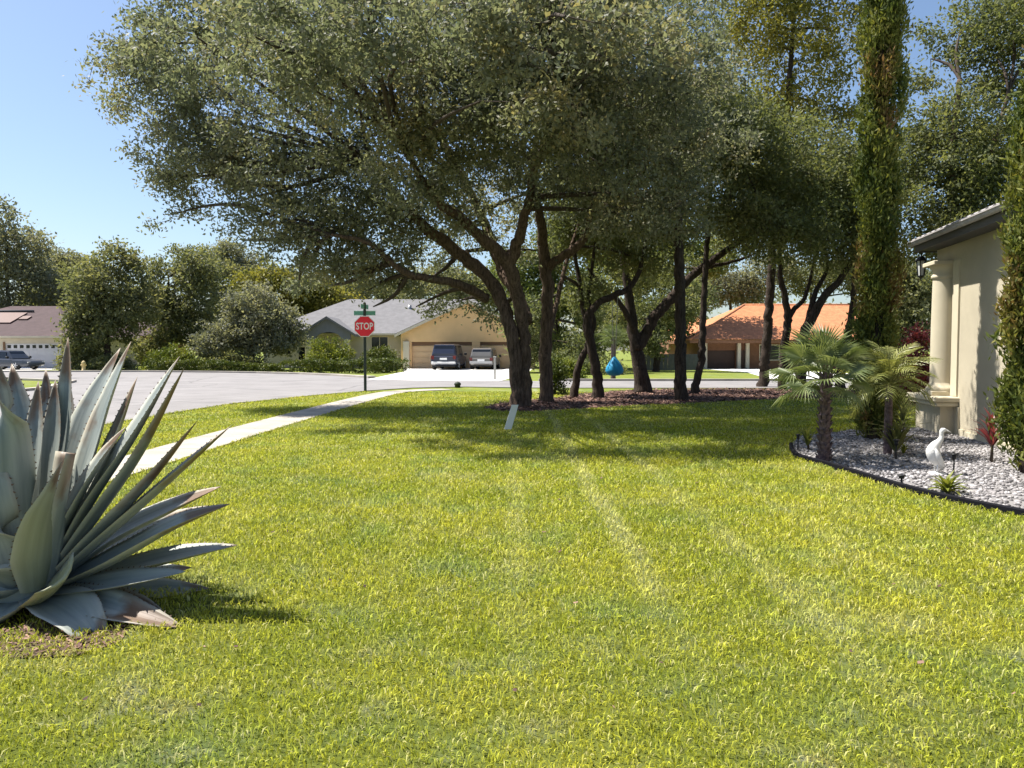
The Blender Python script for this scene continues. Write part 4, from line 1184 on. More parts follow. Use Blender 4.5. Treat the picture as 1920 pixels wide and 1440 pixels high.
# the rest of the rosette (left and back)
for k in range(20):
    a = math.radians(88+k*7.4+rl.random()*8)
    tilt = .25+.95*((k*7) % 9)/9
    ln = .95+.25*rl.random()
    dx, dy = math.cos(a), math.sin(a)
    b0 = AGC+Vector((dx*.10,dy*.10,.16+.1*rl.random()))
    reach = ln*math.sin(tilt); hh = ln*math.cos(tilt)
    p1 = b0+Vector((dx*reach*.28, dy*reach*.28, hh*.40)); p2 = b0+Vector((dx*reach*.62, dy*reach*.62, hh*.75)); p3 = b0+Vector((dx*reach, dy*reach, hh))
    put_leaf([b0,p1,p2,p3], .085+.015*rl.random(), .2+.3*rl.random(), G0 if k % 3 else BT)
cb_ = MB(); cb_.lathe([(0,-.05),(.2,-.05),(.23,.1),(.18,.25),(.09,.4),(0,.45)], (0,0,0), 12)
cb_.build('stem', M['agave'], agave)


# ------------------------------------------------------------------ palms
def fan_frond(n=22, R=.46, pet=.42, spread=215):
    b = MB()
    b.tube([(0,0,0),(pet*.5,0,.03),(pet,0,.02)], [.012,.009,.007], 5)
    for k in range(n):
        a = math.radians(-spread/2+spread*k/(n-1)); ca, sa = math.cos(a), math.sin(a)
        r = R*(.72+.28*math.cos(a*.75))*random.uniform(.86,1.1); w = .014
        o_ = Vector((pet,0,.02)); d = Vector((ca,sa,0)); s_ = Vector((-sa,ca,0))
        m1 = o_+d*r*.55; t1 = o_+d*r+Vector((0,0,-.10*r/.46))
        up = Vector((0,0,.012))
        b.add([o_, m1-s_*w+up, m1+Vector((0,0,-.006)), m1+s_*w+up, t1], [(0,1,2),(0,2,3),(1,4,2),(2,4,3)], 0, False, .3+.5*random.random())
    return b.mesh('frond', M['fan'])


def feather_frond(L_=.8):
    b = MB(); pts = []
    for i in range(11):
        s = i/10
        pts.append(Vector((L_*(s-.18*s*s), 0, L_*(.42*s-.72*s*s))))
    b.tube(pts, [.011*(1-.75*i/10) for i in range(11)], 4)
    P_, _ = smooth_path(pts, [1]*11, .03)
    for i, q in enumerate(P_):
        s = i/len(P_)
        if s < .18: continue
        ll = .30*math.sin(min(1,(s-.1)*1.25)*math.pi)**.6*L_+.03
        t_ = (P_[min(i+1,len(P_)-1)]-P_[max(i-1,0)]).normalized()
        for sg in (-1,1):
            d = (t_*.62+Vector((0,sg*.8,-.12+.25*random.random()))).normalized(); w = t_*.011
            m1 = q+d*ll*.5; t1 = q+d*ll+Vector((0,0,-.25*ll))
            b.add([q-w*.6, q+w*.6, m1+w, t1, m1-w], [(0,1,2,4),(4,2,3)], 0, False, .25+.6*random.random())
    return b.mesh('frond', M['feather'])


def palm(name, label, x, y, h, fronds, mesh, trunk_r, seed, cat='palm', lean=(0,0), booty=True):
    rng = random.Random(seed)
    t = thing(name, (x,y,0), label, cat)
    b = MB()
    p, r = smooth_path([Vector((0,0,-.05)), Vector((lean[0]*.4,lean[1]*.4,h*.5)), Vector((lean[0],lean[1],h))], [trunk_r*1.0,trunk_r*.92,trunk_r*.75], .08)
    b.tube(p, r, 10); b.build('trunk', M['boots'], t)
    if booty:
        b = MB()
        for q, rr in zip(p[1:], r[1:]):
            n = 8; o_ = rng.random()*6
            for k in range(n):
                a = o_+k*6.283/n
                d = Vector((math.cos(a), math.sin(a), 0)); s_ = Vector((-d.y, d.x, 0))
                c0 = q+d*rr*.9; c1 = q+d*(rr+.028+.02*rng.random())+Vector((0,0,.075+.03*rng.random()))
                b.add([c0-s_*.03, c0+s_*.03, c1+s_*.018, c1-s_*.018, c0-s_*.025+Vector((0,0,.05)), c0+s_*.025+Vector((0,0,.05))],
                      [(0,1,2,3),(3,2,5,4),(0,3,4),(1,5,2)], 0, False)
        o = b.build('leaf_bases', M['boots'], t)
    top = Vector((lean[0],lean[1],h))
    first = None
    for k in range(fronds):
        a = k*2.39996+rng.random()*.3
        el = math.radians(-35+120*((k+.5)/fronds)**.85)
        if first is None:
            first = link('frond', mesh, t)
            o = first
        else:
            o = first.copy(); COL.objects.link(o); o.parent = t
        o.location = top+Vector((math.cos(a)*.03, math.sin(a)*.03, -.04+.08*k/fronds))
        o.rotation_euler = (rng.uniform(-.5,.5), -el, a)
        s_ = (.74 if name == 'fan_palm' else .85)+.3*rng.random(); o.scale = (s_,s_,s_)
    return t


p = gnd(1545,866)
palm('fan_palm', 'small fan palm with a rough dark trunk at the front corner of the gravel bed', p.x, p.y, 1.10, 30, fan_frond(26,.40,.40), .075, 1)
p = gnd(1650,838)
palm('feather_palm', 'short yellow-green feather palm in front of the tall cypress column', p.x-.32, p.y-.9, 1.0, 28, feather_frond(.72), .06, 2, booty=False)
strappy_later = (p.x-.32, p.y-.9)
palm('cabbage_palm', 'small palm with a round pale crown far behind the swing', at(1150,640,38).x, 38, 2.0, 24, fan_frond(18,.55,.35,260), .13, 3, booty=False)


# --- strappy plants in the gravel
def strappy(name, label, cat, x, y, n, L_, w, mat, seed, stem=0.0, spread=1.0, droop=.25, part='leaf'):
    rng = random.Random(seed)
    t = thing(name, (x,y,0), label, cat)
    if stem:
        b = MB(); b.tube([(0,0,-.03),(.01,0,stem*.5),(0,0,stem)], [.022,.018,.014], 7); b.build('stem', M['twig'], t)
    first = []
    for v in range(3):
        b = MB()
        pts = [Vector((0,0,0)), Vector((L_*.35,0,.02)), Vector((L_*.7,0,-.02*L_)), Vector((L_,0,-droop*L_))]
        vs = []; 
        for i, (q, ww) in enumerate(zip(pts, (.5,1,.8,.05))):
            vs += [q+Vector((0,-w*ww,w*.35*ww)), q, q+Vector((0,w*ww,w*.35*ww))]
        fs = []
        for i in range(3):
            a = i*3; fs += [(a,a+1,a+4,a+3),(a+1,a+2,a+5,a+4)]
        b.add(vs, fs, 0, True, .2+.3*v)
        first.append(b.mesh(part, mat))
    for k in range(n):
        o = link(part, first[k % 3], t)
        a = k*2.39996; f = (k+.5)/n
        el = math.radians(8+75*f) if spread >= 1 else math.radians(45+42*f)
        o.location = (math.cos(a)*.012, math.sin(a)*.012, max(.01, stem)*(.55+.45*f) if stem else .015)
        o.rotation_euler = (rng.uniform(-.3,.3), -el, a)
        s_ = .8+.35*rng.random(); o.scale = (s_,s_,s_)
    return t


p = gnd(1858,868)
strappy('cordyline', 'dark red cordyline standing in the gravel before the house wall', 'plant', p.x, p.y, 22, .34, .028, M['redleaf'], 5, .38, .5)
p = gnd(1775,926)
strappy('bromeliad', 'low green and orange rosette plant at the front of the gravel', 'plant', p.x, p.y, 30, .22, .024, M['limebush'], 6, 0)
strappy('flax_plant', 'dark green strappy clump round the foot of the feather palm', 'plant', strappy_later[0]+.05, strappy_later[1]-.12, 34, .50, .026, M['oakdark'], 11, .10, .5, .5)
p = gnd(1524,848)
strappy('dracaena', 'small green tufted plant left of the fan palm trunk', 'plant', p.x, p.y+.2, 24, .26, .018, M['greenleaf'], 7, .12, .5)
p = gnd(1692,830)
strappy('dracaena', 'dark stemmed plant with a pale flower tuft beside the house plinth', 'plant', p.x, p.y, 26, .28, .018, M['oakdark'], 8, .42, 1)
p = gnd(1694,852)
strappy('spiky_plant', 'tiny spiky green plant at the foot of the dark stemmed plant', 'plant', p.x, p.y, 18, .16, .014, M['limebush'], 9, 0, .5)

# --- garden edging
eb = MB()
el_, _ = smooth_path(edge_line, [1]*len(edge_line), .15)
vs = []; fs = []
for i, q in enumerate(el_):
    t_ = (el_[min(i+1,len(el_)-1)]-el_[max(i-1,0)]).normalized(); n_ = Vector((-t_.y,t_.x,0))
    a, c = q+n_*.028, q-n_*.028
    vs += [(a.x,a.y,-.03),(a.x,a.y,.066),(q.x,q.y,.078),(c.x,c.y,.066),(c.x,c.y,-.03)]
for i in range(len(el_)-1):
    for k in range(4): fs.append((i*5+k,i*5+k+1,i*5+k+6,i*5+k+5))
fs += [(0,1,2,3,4), tuple((len(el_)-1)*5+k for k in (4,3,2,1,0))]
eb.add(vs, fs, 0, False)
tag(eb.build('garden_edging', M['edging']), 'black curved edging strip along the front of the gravel bed', 'edging')

# --- path lights
def path_light(label, px, py, h, top_r=.05):
    q = gnd(px, py)
    t = thing('path_light', q, label, 'garden light', 'small black stake lights in the gravel')
    b = MB(); b.tube([(0,0,-.05),(0,0,h*.72)], .011, 6); b.build('stake', M['black'], t)
    b = MB(); b.lathe([(0,h*.70),(top_r*.55,h*.70),(top_r*.6,h*.9),(top_r*.55,h*.9),(top_r,h*.91),(top_r*.8,h*.97),(0,h)], (0,0,0), 10); b.build('lamp_head', M['black'], t)
path_light('tall black stake light beside the dark stemmed plant', 1680, 864, .30, .045)
path_light('short black stake light just behind the edging strip', 1690, 916, .155, .05)
path_light('black stake light behind the low rosette plant', 1788, 890, .26, .04)
path_light('black stake light at the far left corner of the gravel bed', 1496, 846, .26, .035)

# --- white ornament
q = gnd(1757,890)
orn = MB()
body = [Vector((.07,0,.06)), Vector((.03,0,.12)), Vector((-.03,0,.20)), Vector((-.055,0,.28)), Vector((-.03,0,.35)), Vector((.015,0,.40)), Vector((.045,0,.45)), Vector((.04,0,.50)), Vector((.055,0,.535)), Vector((.09,0,.535))]
pp_, rr_ = smooth_path(body, [.012,.045,.075,.080,.058,.036,.026,.024,.030,.018], .025)
orn.tube(pp_, rr_, 12)
orn.tube([(.085,0,.537),(.12,0,.525),(.155,0,.508)], [.014,.009,.003], 6)
for sy_ in (-1,1):
    wp, wr = smooth_path([Vector((-.06,sy_*.055,.32)), Vector((-.035,sy_*.078,.24)), Vector((.02,sy_*.062,.15)), Vector((.07,sy_*.03,.09))], [.012,.034,.030,.006], .03)
    orn.tube(wp, wr, 8)
    orn.tube([(-.01,sy_*.03,.16),(-.012,sy_*.03,.02)], [.016,.012], 6)
orn.lathe([(0,-.03),(.12,-.03),(.125,.005),(.10,.022),(.05,.035),(0,.04)], (0,0,0), 14)
tag(orn.build('bird_statue', M['statue'], None, False, q), 'white wading bird statue standing in the gravel', 'statue')


# ------------------------------------------------------------------ cream house on the right
HR = math.atan2(-.186, .98)
house = thing('stucco_house', (8.04,14.85,0), 'cream stucco house with a column at its corner under a grey roof edge', 'house', rz=HR)
ZS = 3.36
b = MB(); b.box(0,9,-13,-.2,-.1,ZS-.003); b.build('wall', M['stucco'], house)
b = MB(); b.box(-.26,.4,-1.35,-.04,-.1,.50); b.build('plinth', M['stucco'], house)
b = MB(); b.box(-.36,.06,-1.45,.06,.50,.57,bev=.012); b.box(-.40,.06,-1.49,.10,.575,.67,bev=.02); b.build('plinth_cap', M['stucco_trim'], house)
b = MB()
cx, cy = -.03, -.80
b.box(cx-.30,.05,cy-.30,cy+.30,.672,.75,bev=.01)
b.lathe([(.29,.75),(.30,.79),(.27,.83),(.245,.86),(.235,.9)], (cx,cy,0), 28)
b.lathe([(.232,.9),(.232,1.4),(.228,2.0),(.218,2.76)], (cx,cy,0), 28)
b.lathe([(.218,2.76),(.245,2.79),(.245,2.83),(.222,2.85),(.222,2.92),(.27,2.97),(.29,3.0)], (cx,cy,0), 28)
b.box(cx-.31,.05,cy-.31,cy+.31,3.002,3.08,bev=.012)
b.build('column', M['stucco_trim'], house)
b = MB(); b.box(-.03,.01,-1.52,-1.18,-.05,.496); b.box(-.03,.01,-1.40,-1.12,.676,ZS-.3); b.build('pilaster', M['stucco_trim'], house)
b = MB(); b.box(-.025,.02,-1.75,-1.53,-.05,.12); b.box(-.025,.02,-13,-1.78,-.05,.10); b.build('base_band', M['stucco_trim'], house)
b = MB(); b.box(-.36,9,-13.3,-.12,ZS,ZS+.03); b.build('soffit', M['soffit'], house)
b = MB(); b.box(-.385,-.362,-13.3,-.10,ZS-.03,ZS+.15); b.box(-.362,9,-.118,-.10,ZS-.03,ZS+.15); b.build('fascia', M['soffit'], house)
# gutter
b = MB()
gv = []; gf = []
for i, y in enumerate((-13.3,-.08)):
    for k in range(7):
        a = math.pi*k/6
        gv.append((-.45-.062*math.cos(a), y, ZS+.15-.08*math.sin(a)))
for k in range(6): gf.append((k,k+1,k+8,k+7))
gf += [tuple(range(7)), tuple(range(13,6,-1))]
b.add(gv, gf, 0, True); b.box(-.52,-.50,-13.3,-.08,ZS+.135,ZS+.16)
b.build('gutter', M['rooftile_grey'], house)
# tiled roof plane rising to the right: barrel tile rows as real relief
rv = []; rf = []
nx_, ny_ = 22, 250
for i in range(nx_+1):
    for j in range(ny_+1):
        x = -.46+i*.20; y = -13.3+13.22*j/ny_
        zz = ZS+.17+(x+.46)*.36+.03*abs(math.sin(j*math.pi/5))+(.018 if i % 2 else 0)
        rv.append((x,y,zz))
for i in range(nx_):
    for j in range(ny_):
        a = i*(ny_+1)+j; rf.append((a,a+ny_+1,a+ny_+2,a+1))
me = np_mesh('roof', np.array(rv), np.array(rf), M['rooftile_grey'], smooth=False); link('roof', me, house)
b = MB(); b.add([(-.40,-.10,ZS+.16),(3.94,-.10,ZS+.16),(3.94,-.10,ZS+.16+4.34*.36),(-.46,-.10,ZS+.17)], [(0,1,2,3)]); b.build('gable_end', M['stucco'], house)
# lantern under the eave
b = MB()
lx, ly, lz = -.24, -.10, 3.02
b.tube([(lx,ly,ZS-.005),(lx,ly,lz+.24)], .012, 6)
b.lathe([(0,.25),(.05,.24),(.11,.17),(.115,.155),(0,.155)], (lx,ly,lz), 6, smooth=False)
for k in range(6):
    a = k*math.pi/3
    b.tube([(lx+.085*math.cos(a),ly+.085*math.sin(a),lz+.16),(lx+.06*math.cos(a),ly+.06*math.sin(a),lz-.12)], .009, 4)
b.lathe([(0,-.12),(.065,-.12),(.065,-.14),(.02,-.17),(0,-.19)], (lx,ly,lz), 6, smooth=False)
lan = b.build('lantern', M['black'], house)
b = MB(); b.lathe([(.078,.155),(.055,-.118)], (lx,ly,lz), 6, smooth=False); b.build('glass', M['lens'], lan)


# ------------------------------------------------------------------ houses across the street
def hip_roof(b, x0, x1, y0, y1, ze, zr, hx0, hx1, yr=None, th=.14, mi=0):
    yr = (y0+y1)/2 if yr is None else yr
    vs = [(x0,y0,ze),(x1,y0,ze),(x1,y1,ze),(x0,y1,ze),(hx0,yr,zr),(hx1,yr,zr)]
    fs = [(0,1,5,4),(1,2,5),(2,3,4,5),(3,0,4)]
    b.add(vs, fs, mi)
    b.add([(x0,y0,ze-th),(x1,y0,ze-th),(x1,y1,ze-th),(x0,y1,ze-th),(x0,y0,ze-.002),(x1,y0,ze-.002),(x1,y1,ze-.002),(x0,y1,ze-.002)],
          [(3,2,1,0),(0,1,5,4),(1,2,6,5),(2,3,7,6),(3,0,4,7)], mi+1)


X = lambda px, d: at(px, 655, d).x
Z = lambda py, d: at(960, py, d).z


def garage_door(parent, x0, x1, y, z0, z1, mat, rows=4, windows=0, label=None):
    b = MB(); hgt = (z1-z0)/rows
    b.box(x0, x1, y+.052, y+.07, z0-.01, z1)
    for r in range(rows):
        b.box(x0, x1, y, y+.05, z0+r*hgt+.01, z0+(r+1)*hgt-.01)
        n = max(2, int((x1-x0)/.6))
        for c in range(n):
            if windows and r == rows-1: continue
            w = (x1-x0)/n
            b.box(x0+c*w+.07, x0+(c+1)*w-.07, y-.018, y-.002, z0+r*hgt+.09, z0+(r+1)*hgt-.09)
    o = b.build('garage_door', mat, parent, True)
    if windows:
        w = (x1-x0)/windows
        pb = None
        for c in range(windows):
            q = MB(); q.box(x0+c*w+w*.22, x0+(c+1)*w-w*.22, y-.02, y-.003, z1-hgt+.12, z1-.12)
            ob = q.build('pane', M['glass'], o)
            ob.data.transform(Matrix.Translation((-parent.location.x, -parent.location.y, -parent.location.z)))
    return o


# --- tan house with grey roof
tx0, tx1 = X(492,62), X(1008,60)
th = thing('tan_house', (-7,66,0), 'tan house with grey shingle roof and a wide garage gable behind two parked vehicles', 'house')
gx0, gx1 = X(752,60), X(1004,60); gmid = (gx0+gx1)/2
zE, zA = Z(622,60), Z(563,60)
dA0, dA1 = X(772,60), X(885,60); dB0, dB1 = X(900,60), X(985,60)
zD = Z(641,60)
b = MB()
b.box(gx0,dA0,60,60.3,-.1,zE); b.box(dA1,dB0,60,60.3,-.1,zE); b.box(dB1,gx1,60,60.3,-.1,zE)
b.box(dA0,dA1,60,60.3,zD,zE); b.box(dB0,dB1,60,60.3,zD,zE)
b.add([(gx0,60,zE),(gx1,60,zE),(gmid,60,zA-.12),(gx0,60.3,zE),(gx1,60.3,zE),(gmid,60.3,zA-.12)], [(0,1,2),(5,4,3),(0,2,5,3),(1,4,5,2)])
b.box(gx0,gx0+.25,60.3,64,-.1,zE); b.box(gx1-.25,gx1,60.3,64,-.1,zE)
b.build('garage_wall', M['tanwall'], th, True)
garage_door(th, dA0+.003, dA1-.003, 60.22, .01, zD-.30, M['tandoor'])
garage_door(th, dB0+.003, dB1-.003, 60.22, .01, zD-.30, M['tandoor'])
b = MB(); b.box(dA0+.003,dA1-.003,60.16,60.28,zD-.29,zD-.003); b.box(dB0+.003,dB1-.003,60.16,60.28,zD-.29,zD-.003); b.build('lintel_shade', M['browntrim'], th, True)  # dark strip standing in for the shade under the recessed lintel
b = MB()
for s_, xa, xb in ((-1,gx0,gmid),(1,gx1,gmid)):
    ox = .45*s_
    dz = .45*(zA-zE)/(gmid-gx0)
    b.add([(xa+ox,59.55,zE-dz),(xb,59.55,zA),(xb,59.55,zA+.02-.24),(xa+ox,59.55,zE-dz-.22),(xa+ox,59.62,zE-dz),(xb,59.62,zA),(xb,59.62,zA-.22),(xa+ox,59.62,zE-dz-.22)],
          [(0,1,2,3),(7,6,5,4),(3,2,6,7),(0,4,5,1)])
b.build('rake_board', M['tantrim'], th, True)
b = MB()
zoff = .03
for s_, xa in ((-1,gx0),(1,gx1)):
    ox = .45*s_; dz = .45*(zA-zE)/(gmid-gx0)
    b.add([(xa+ox,59.58,zE-dz+zoff),(gmid,59.58,zA+zoff),(gmid,68,zA+zoff),(xa+ox,68,zE-dz+zoff),(xa+ox,59.64,zE-dz-.08),(gmid,59.64,zA-.08),(gmid,68,zA-.08),(xa+ox,68,zE-dz-.08)],
          [(0,1,2,3),(7,6,5,4),(0,3,7,4)])
b.build('garage_roof', M['shingle'], th, True)
b = MB()
b.box(tx0,gx0-.02,62.2,73.5,-.1,2.62); b.build('wall', M['whitewall'], th, True)
b = MB(); hip_roof(b, tx0-.6, X(960,64), 61.6, 74.5, Z(625,61.6), Z(561,68), X(655,68), X(890,68)); b.build('roof', [M['shingle'], M['tantrim']], th, True)
b = MB(); b.tube([(X(768,66),66.2,Z(590,65)),(X(768,66),66.2,Z(572,66))], .16, 8); b.build('roof_vent', M['signback'], th, True)
# porch with dark gable and columns
px0, px1 = X(572,60.5), X(656,60.5); pm = (px0+px1)/2; pzE, pzA = Z(619,60.5), Z(593,60.5)
b = MB(); n = 12; ax0, ax1 = X(592,60.5), X(640,60.5); am = (ax0+ax1)/2; arc_z0, arc_h = Z(636,60.5), .55
arch = [(am+(ax1-am)*math.cos(math.pi*k/n), arc_z0+arc_h*math.sin(math.pi*k/n)) for k in range(n+1)]
outer = [(px1+.05,arc_z0),(px1+.05,pzE),(pm,pzA-.1),(px0-.05,pzE),(px0-.05,arc_z0)]
front = outer + [(p[0],p[1]) for p in arch[::-1]]
nn = len(front)
b.add([(p[0],60.5,p[1]) for p in front]+[(p[0],60.75,p[1]) for p in front], [tuple(range(nn)), tuple(range(2*nn-1,nn-1,-1))]+[(i,nn+i,nn+(i+1)%nn,(i+1)%nn) for i in range(nn)])
b.build('porch_gable', M['greywall'], th, True)
b = MB()
for s_, xa in ((-1,px0),(1,px1)):
    ox = .5*s_; dz = .5*(pzA-pzE)/(pm-px0)
    b.add([(xa+ox,60.2,pzE-dz),(pm,60.2,pzA),(pm,66,pzA),(xa+ox,66,pzE-dz),(xa+ox,60.2,pzE-dz-.2),(pm,60.2,pzA-.2),(pm,66,pzA-.2),(xa+ox,66,pzE-dz-.2)], [(0,1,2,3),(7,6,5,4),(0,4,5,1),(0,3,7,4)])
b.build('porch_roof', M['shingle'], th, True)
for px in (578, 650):
    b = MB(); x = X(px,60.6); b.box(x-.2,x+.2,60.5,60.9,-.05,arc_z0-.003,bev=.02); b.build('porch_column', M['tantrim'], th, True)
b = MB(); x = X(763,60.2); b.box(x-.28,gx0-.02 if x+.1 > gx0 else x+.28,59.9,60.4,-.05,Z(640,60)); 
b = MB(); b.box(X(757,60)-.02,X(768,60),59.72,59.98,-.05,Z(640,60),bev=.02); b.build('corner_column', M['tantrim'], th, True)
def window(parent, x0, x1, y, z0, z1, cols=2, frame=M['tantrim']):
    b = MB(); w = .07
    b.box(x0-w,x1+w,y-.05,y-.002,z1,z1+w); b.box(x0-w,x1+w,y-.06,y-.002,z0-w,z0); b.box(x0-w,x0,y-.05,y-.002,z0,z1); b.box(x1,x1+w,y-.05,y-.002,z0,z1)
    for c in range(1,cols):
        xx = x0+(x1-x0)*c/cols; b.box(xx-.02,xx+.02,y-.045,y-.002,z0,z1)
    o = b.build('window', frame, parent, True)
    q = MB(); q.box(x0+.002,x1-.002,y-.02,y-.004,z0+.002,z1-.002); g_ = q.build('pane', M['glass'], o)
    g_.data.transform(Matrix.Translation((-parent.location.x,-parent.location.y,-parent.location.z)))
    return o
window(th, X(517,62.2), X(545,62.2), 62.2, Z(664,62.2), Z(651,62.2), 3)
window(th, X(560,62.2), X(572,62.2), 62.2, Z(674,62.2), Z(651,62.2), 1)
window(th, X(697,62.2), X(727,62.2), 62.2, Z(670,62.2), Z(632,62.2), 2)
b = MB(); b.box(X(605,62.2),X(628,62.2),62.1,62.19,-.02,Z(645,62.2),bev=.01); b.build('front_door', M['browndoor'], th, True)

# --- maroon house at far left
lh = thing('maroon_roof_house', (X(40,62),66,0), 'low house with maroon shingle roof and white garage door at the far left', 'house')
lx0, lx1 = X(-190,60.5), X(128,60.5)
g0, g1 = X(10,60.5), X(116,60.5)
zg = Z(644,60.5)
b = MB(); b.box(lx0,g0,60.5,60.75,-.1,Z(634,60.5)); b.box(g1,lx1,60.5,60.75,-.1,Z(634,60.5)); b.box(g0,g1,60.5,60.75,zg,Z(634,60.5)); b.box(lx0,lx0+.25,60.75,72,-.1,2.3); b.box(lx1-.25,lx1,60.75,72,-.1,2.3); b.box(lx0+.25,lx1-.25,71.8,72,-.1,2.3)
b.build('wall', M['whitewall'], lh, True)
garage_door(lh, g0+.003, g1-.003, 60.6, .01, zg-.003, M['doorwhite'], 4, 9)
b = MB(); b.box(g0-.15,g0-.003,60.44,60.498,-.02,zg+.12); b.box(g1+.003,g1+.15,60.44,60.498,-.02,zg+.12); b.build('door_trim', M['browntrim'], lh, True)
b = MB()
ye, yr_ = 59.8, 66.5
ze_, zr_ = Z(630,59.8), Z(574,66.5)
hip_roof(b, lx0-.6, lx1+.5, ye, 73.2, ze_, zr_, lx0+5, X(112,66.5), yr=yr_)
b.build('roof', [M['darkshingle'], M['tantrim']], lh, True)
def roof_pt(x, f, up=.06):
    return (x, ye+(yr_-ye)*f, ze_+(zr_-ze_)*f+up)
for (pa, pb, f0, f1, lab) in ((-70, 30, .38, .72, None), (34, 50, .5, .60, None)):
    b = MB()
    xa, xb = X(pa,63), X(pb,63)
    lo = [roof_pt(xa,f0,.02),roof_pt(xb,f0,.02),roof_pt(xb,f1,.02),roof_pt(xa,f1,.02)]; hi = [roof_pt(xa,f0,.12),roof_pt(xb,f0,.12),roof_pt(xb,f1,.12),roof_pt(xa,f1,.12)]
    b.add(lo+hi, [(4,5,6,7),(0,1,5,4),(1,2,6,5),(2,3,7,6),(3,0,4,7)])
    b.build('roof_panel', M['panel'], lh, True)
b = MB(); p0, p1 = roof_pt(X(-70,64),.78,.1), roof_pt(X(51,64),.78,.1); b.tube([p0,p1], .09, 6); b.build('roof_pipe', M['soffit'], lh, True)

# --- orange-roofed house
oh = thing('orange_roof_house', (X(1480,66),66,0), 'brick house under a bright orange tiled hip roof', 'house')
ox0, ox1 = X(1312,60), X(1690,60)
b = MB()
a0, a1 = X(1327,60), X(1379,60)
zo = Z(657,60); zE2 = Z(640,60)
b.box(ox0,a0,60,60.3,-.1,zE2); b.box(a1,ox1,60,60.3,-.1,zE2); b.box(a0,a1,60,60.3,zo,zE2); b.box(ox0,ox0+.3,60.3,72,-.1,zE2); b.box(ox1-.3,ox1,60.3,72,-.1,zE2); b.box(ox0+.3,ox1-.3,71.7,72,-.1,zE2)
b.build('wall', M['brick'], oh, True)
garage_door(oh, a0+.003, a1-.003, 60.18, .01, zo-.003, M['browndoor'])
for px in (1323, 1386, 1402):
    b = MB(); x = X(px,59.6); b.box(x-.13,x+.13,59.55,59.85,-.05,zE2-.02,bev=.015); b.build('pillar', M['tantrim'], oh, True)
b = MB(); x0, x1 = X(1388,60), X(1400,60); b.box(x0,x1,59.93,59.995,-.02,zo,bev=.01); b.build('front_door', M['browndoor'], oh, True)
window(oh, X(1425,60), X(1460,60), 60, .7, 1.8, 2); window(oh, X(1520,60), X(1560,60), 60, .7, 1.8, 2)
# tiled roof: rows of barrel tile relief on each face
def tiled_face(b, A, B, Cc, Dd, rows, cols, amp=.035):
    """A-B eave, D-C ridge edge"""
    A, B, Cc, Dd = map(Vector, (A,B,Cc,Dd)); nrm = (B-A).cross(Dd-A).normalized()
    if nrm.z < 0: nrm = -nrm
    vs = []
    for i in range(rows+1):
        f = i/rows; l, r = A.lerp(Dd,f), B.lerp(Cc,f)
        for j in range(cols+1):
            g_ = j/cols
            q = l.lerp(r, g_)+nrm*(amp*(j % 2)+.02*(i % 2))
            vs.append(q)
    fs = [(i*(cols+1)+j,i*(cols+1)+j+1,(i+1)*(cols+1)+j+1,(i+1)*(cols+1)+j) for i in range(rows) for j in range(cols)]
    b.add(vs, fs, 0, True)
e0, e1 = ox0-1.0, ox1+.7
ze3, zr3 = Z(637,59), Z(572,65.5)
b = MB()
R0, R1 = (X(1394,65.5),65.5,zr3), (X(1640,65.5),65.5,zr3)
tiled_face(b, (e0,59,ze3), (e1,59,ze3), R1, R0, 18, 150)
tiled_face(b, (e0,72.5,ze3), (e0,59,ze3), R0, R0, 18, 60)
tiled_face(b, (e1,59,ze3), (e1,72.5,ze3), R1, R1, 18, 60)
tiled_face(b, (e1,72.5,ze3), (e0,72.5,ze3), R0, R1, 8, 60)
for q0, q1 in (((e0,59,ze3),R0),(R0,R1),((e1,59,ze3),R1)):
    b.tube([q0,q1], .11, 6)
b.build('roof', M['terracotta'], oh, True)
b = MB(); b.box(e0,e1,58.96,59.06,ze3-.26,ze3-.03); b.box(e0,e0+.1,59.07,72.4,ze3-.26,ze3-.03); b.box(e0+.11,e1,59.07,60,ze3-.24,ze3-.2); b.build('fascia', M['brick'], oh, True)

# --- small glimpses of two more houses
def simple_house(name, label, x0, x1, y0, y1, ze, zr, wallm, roofm, gable=False):
    t = thing(name, ((x0+x1)/2,(y0+y1)/2,0), label, 'house')
    b = MB(); b.box(x0,x1,y0,y1,-.1,ze); b.build('wall', wallm, t, True)
    b = MB(); hip_roof(b, x0-.5, x1+.5, y0-.5, y1+.5, ze+.14, zr, x0+2.4, x1-2.4); b.build('roof', [roofm, M['browntrim']], t, True)
    w = (x1-x0)
    for f in (.2,.62):
        window(t, x0+w*f, x0+w*f+1.3, y0, .9, 2.0, 2)
    b = MB(); b.box(x0+w*.45,x0+w*.45+1.0,y0-.06,y0-.003,-.02,2.05,bev=.01); b.build('front_door', M['browndoor'], t, True)
simple_house('salmon_house', 'salmon-walled house half hidden behind the domed olive tree', X(180,72), X(282,72), 72, 80, Z(632,72), Z(598,76), M['salmon'], M['darkshingle'])
simple_house('distant_house', 'distant house with a red roof glimpsed between the two pine trunks', X(1262,82), X(1352,82), 82, 92, Z(622,82), Z(584,87), M['brick'], M['terracotta'])

# --- fence behind the swing
fx0, fx1 = X(1188,54), X(1312,54)
fe = thing('board_fence', ((fx0+fx1)/2,54,0), 'grey board fence across the street behind the leaning oak', 'fence')
x = fx0; hz = Z(664,54)
bdm = MB(); bdm.box(0,.29,0,.025,.04,hz); bdm = bdm.mesh('board', M['fencewood'])
while x < fx1:
    o = link('board', bdm, fe, (x-fe.location.x,0,0)); x += .30
b = MB(); b.box(fx0-fe.location.x,fx1-fe.location.x,.027,.08,.3,.4); b.box(fx0-fe.location.x,fx1-fe.location.x,.027,.08,hz-.3,hz-.2); b.build('rail', M['fencewood'], fe)


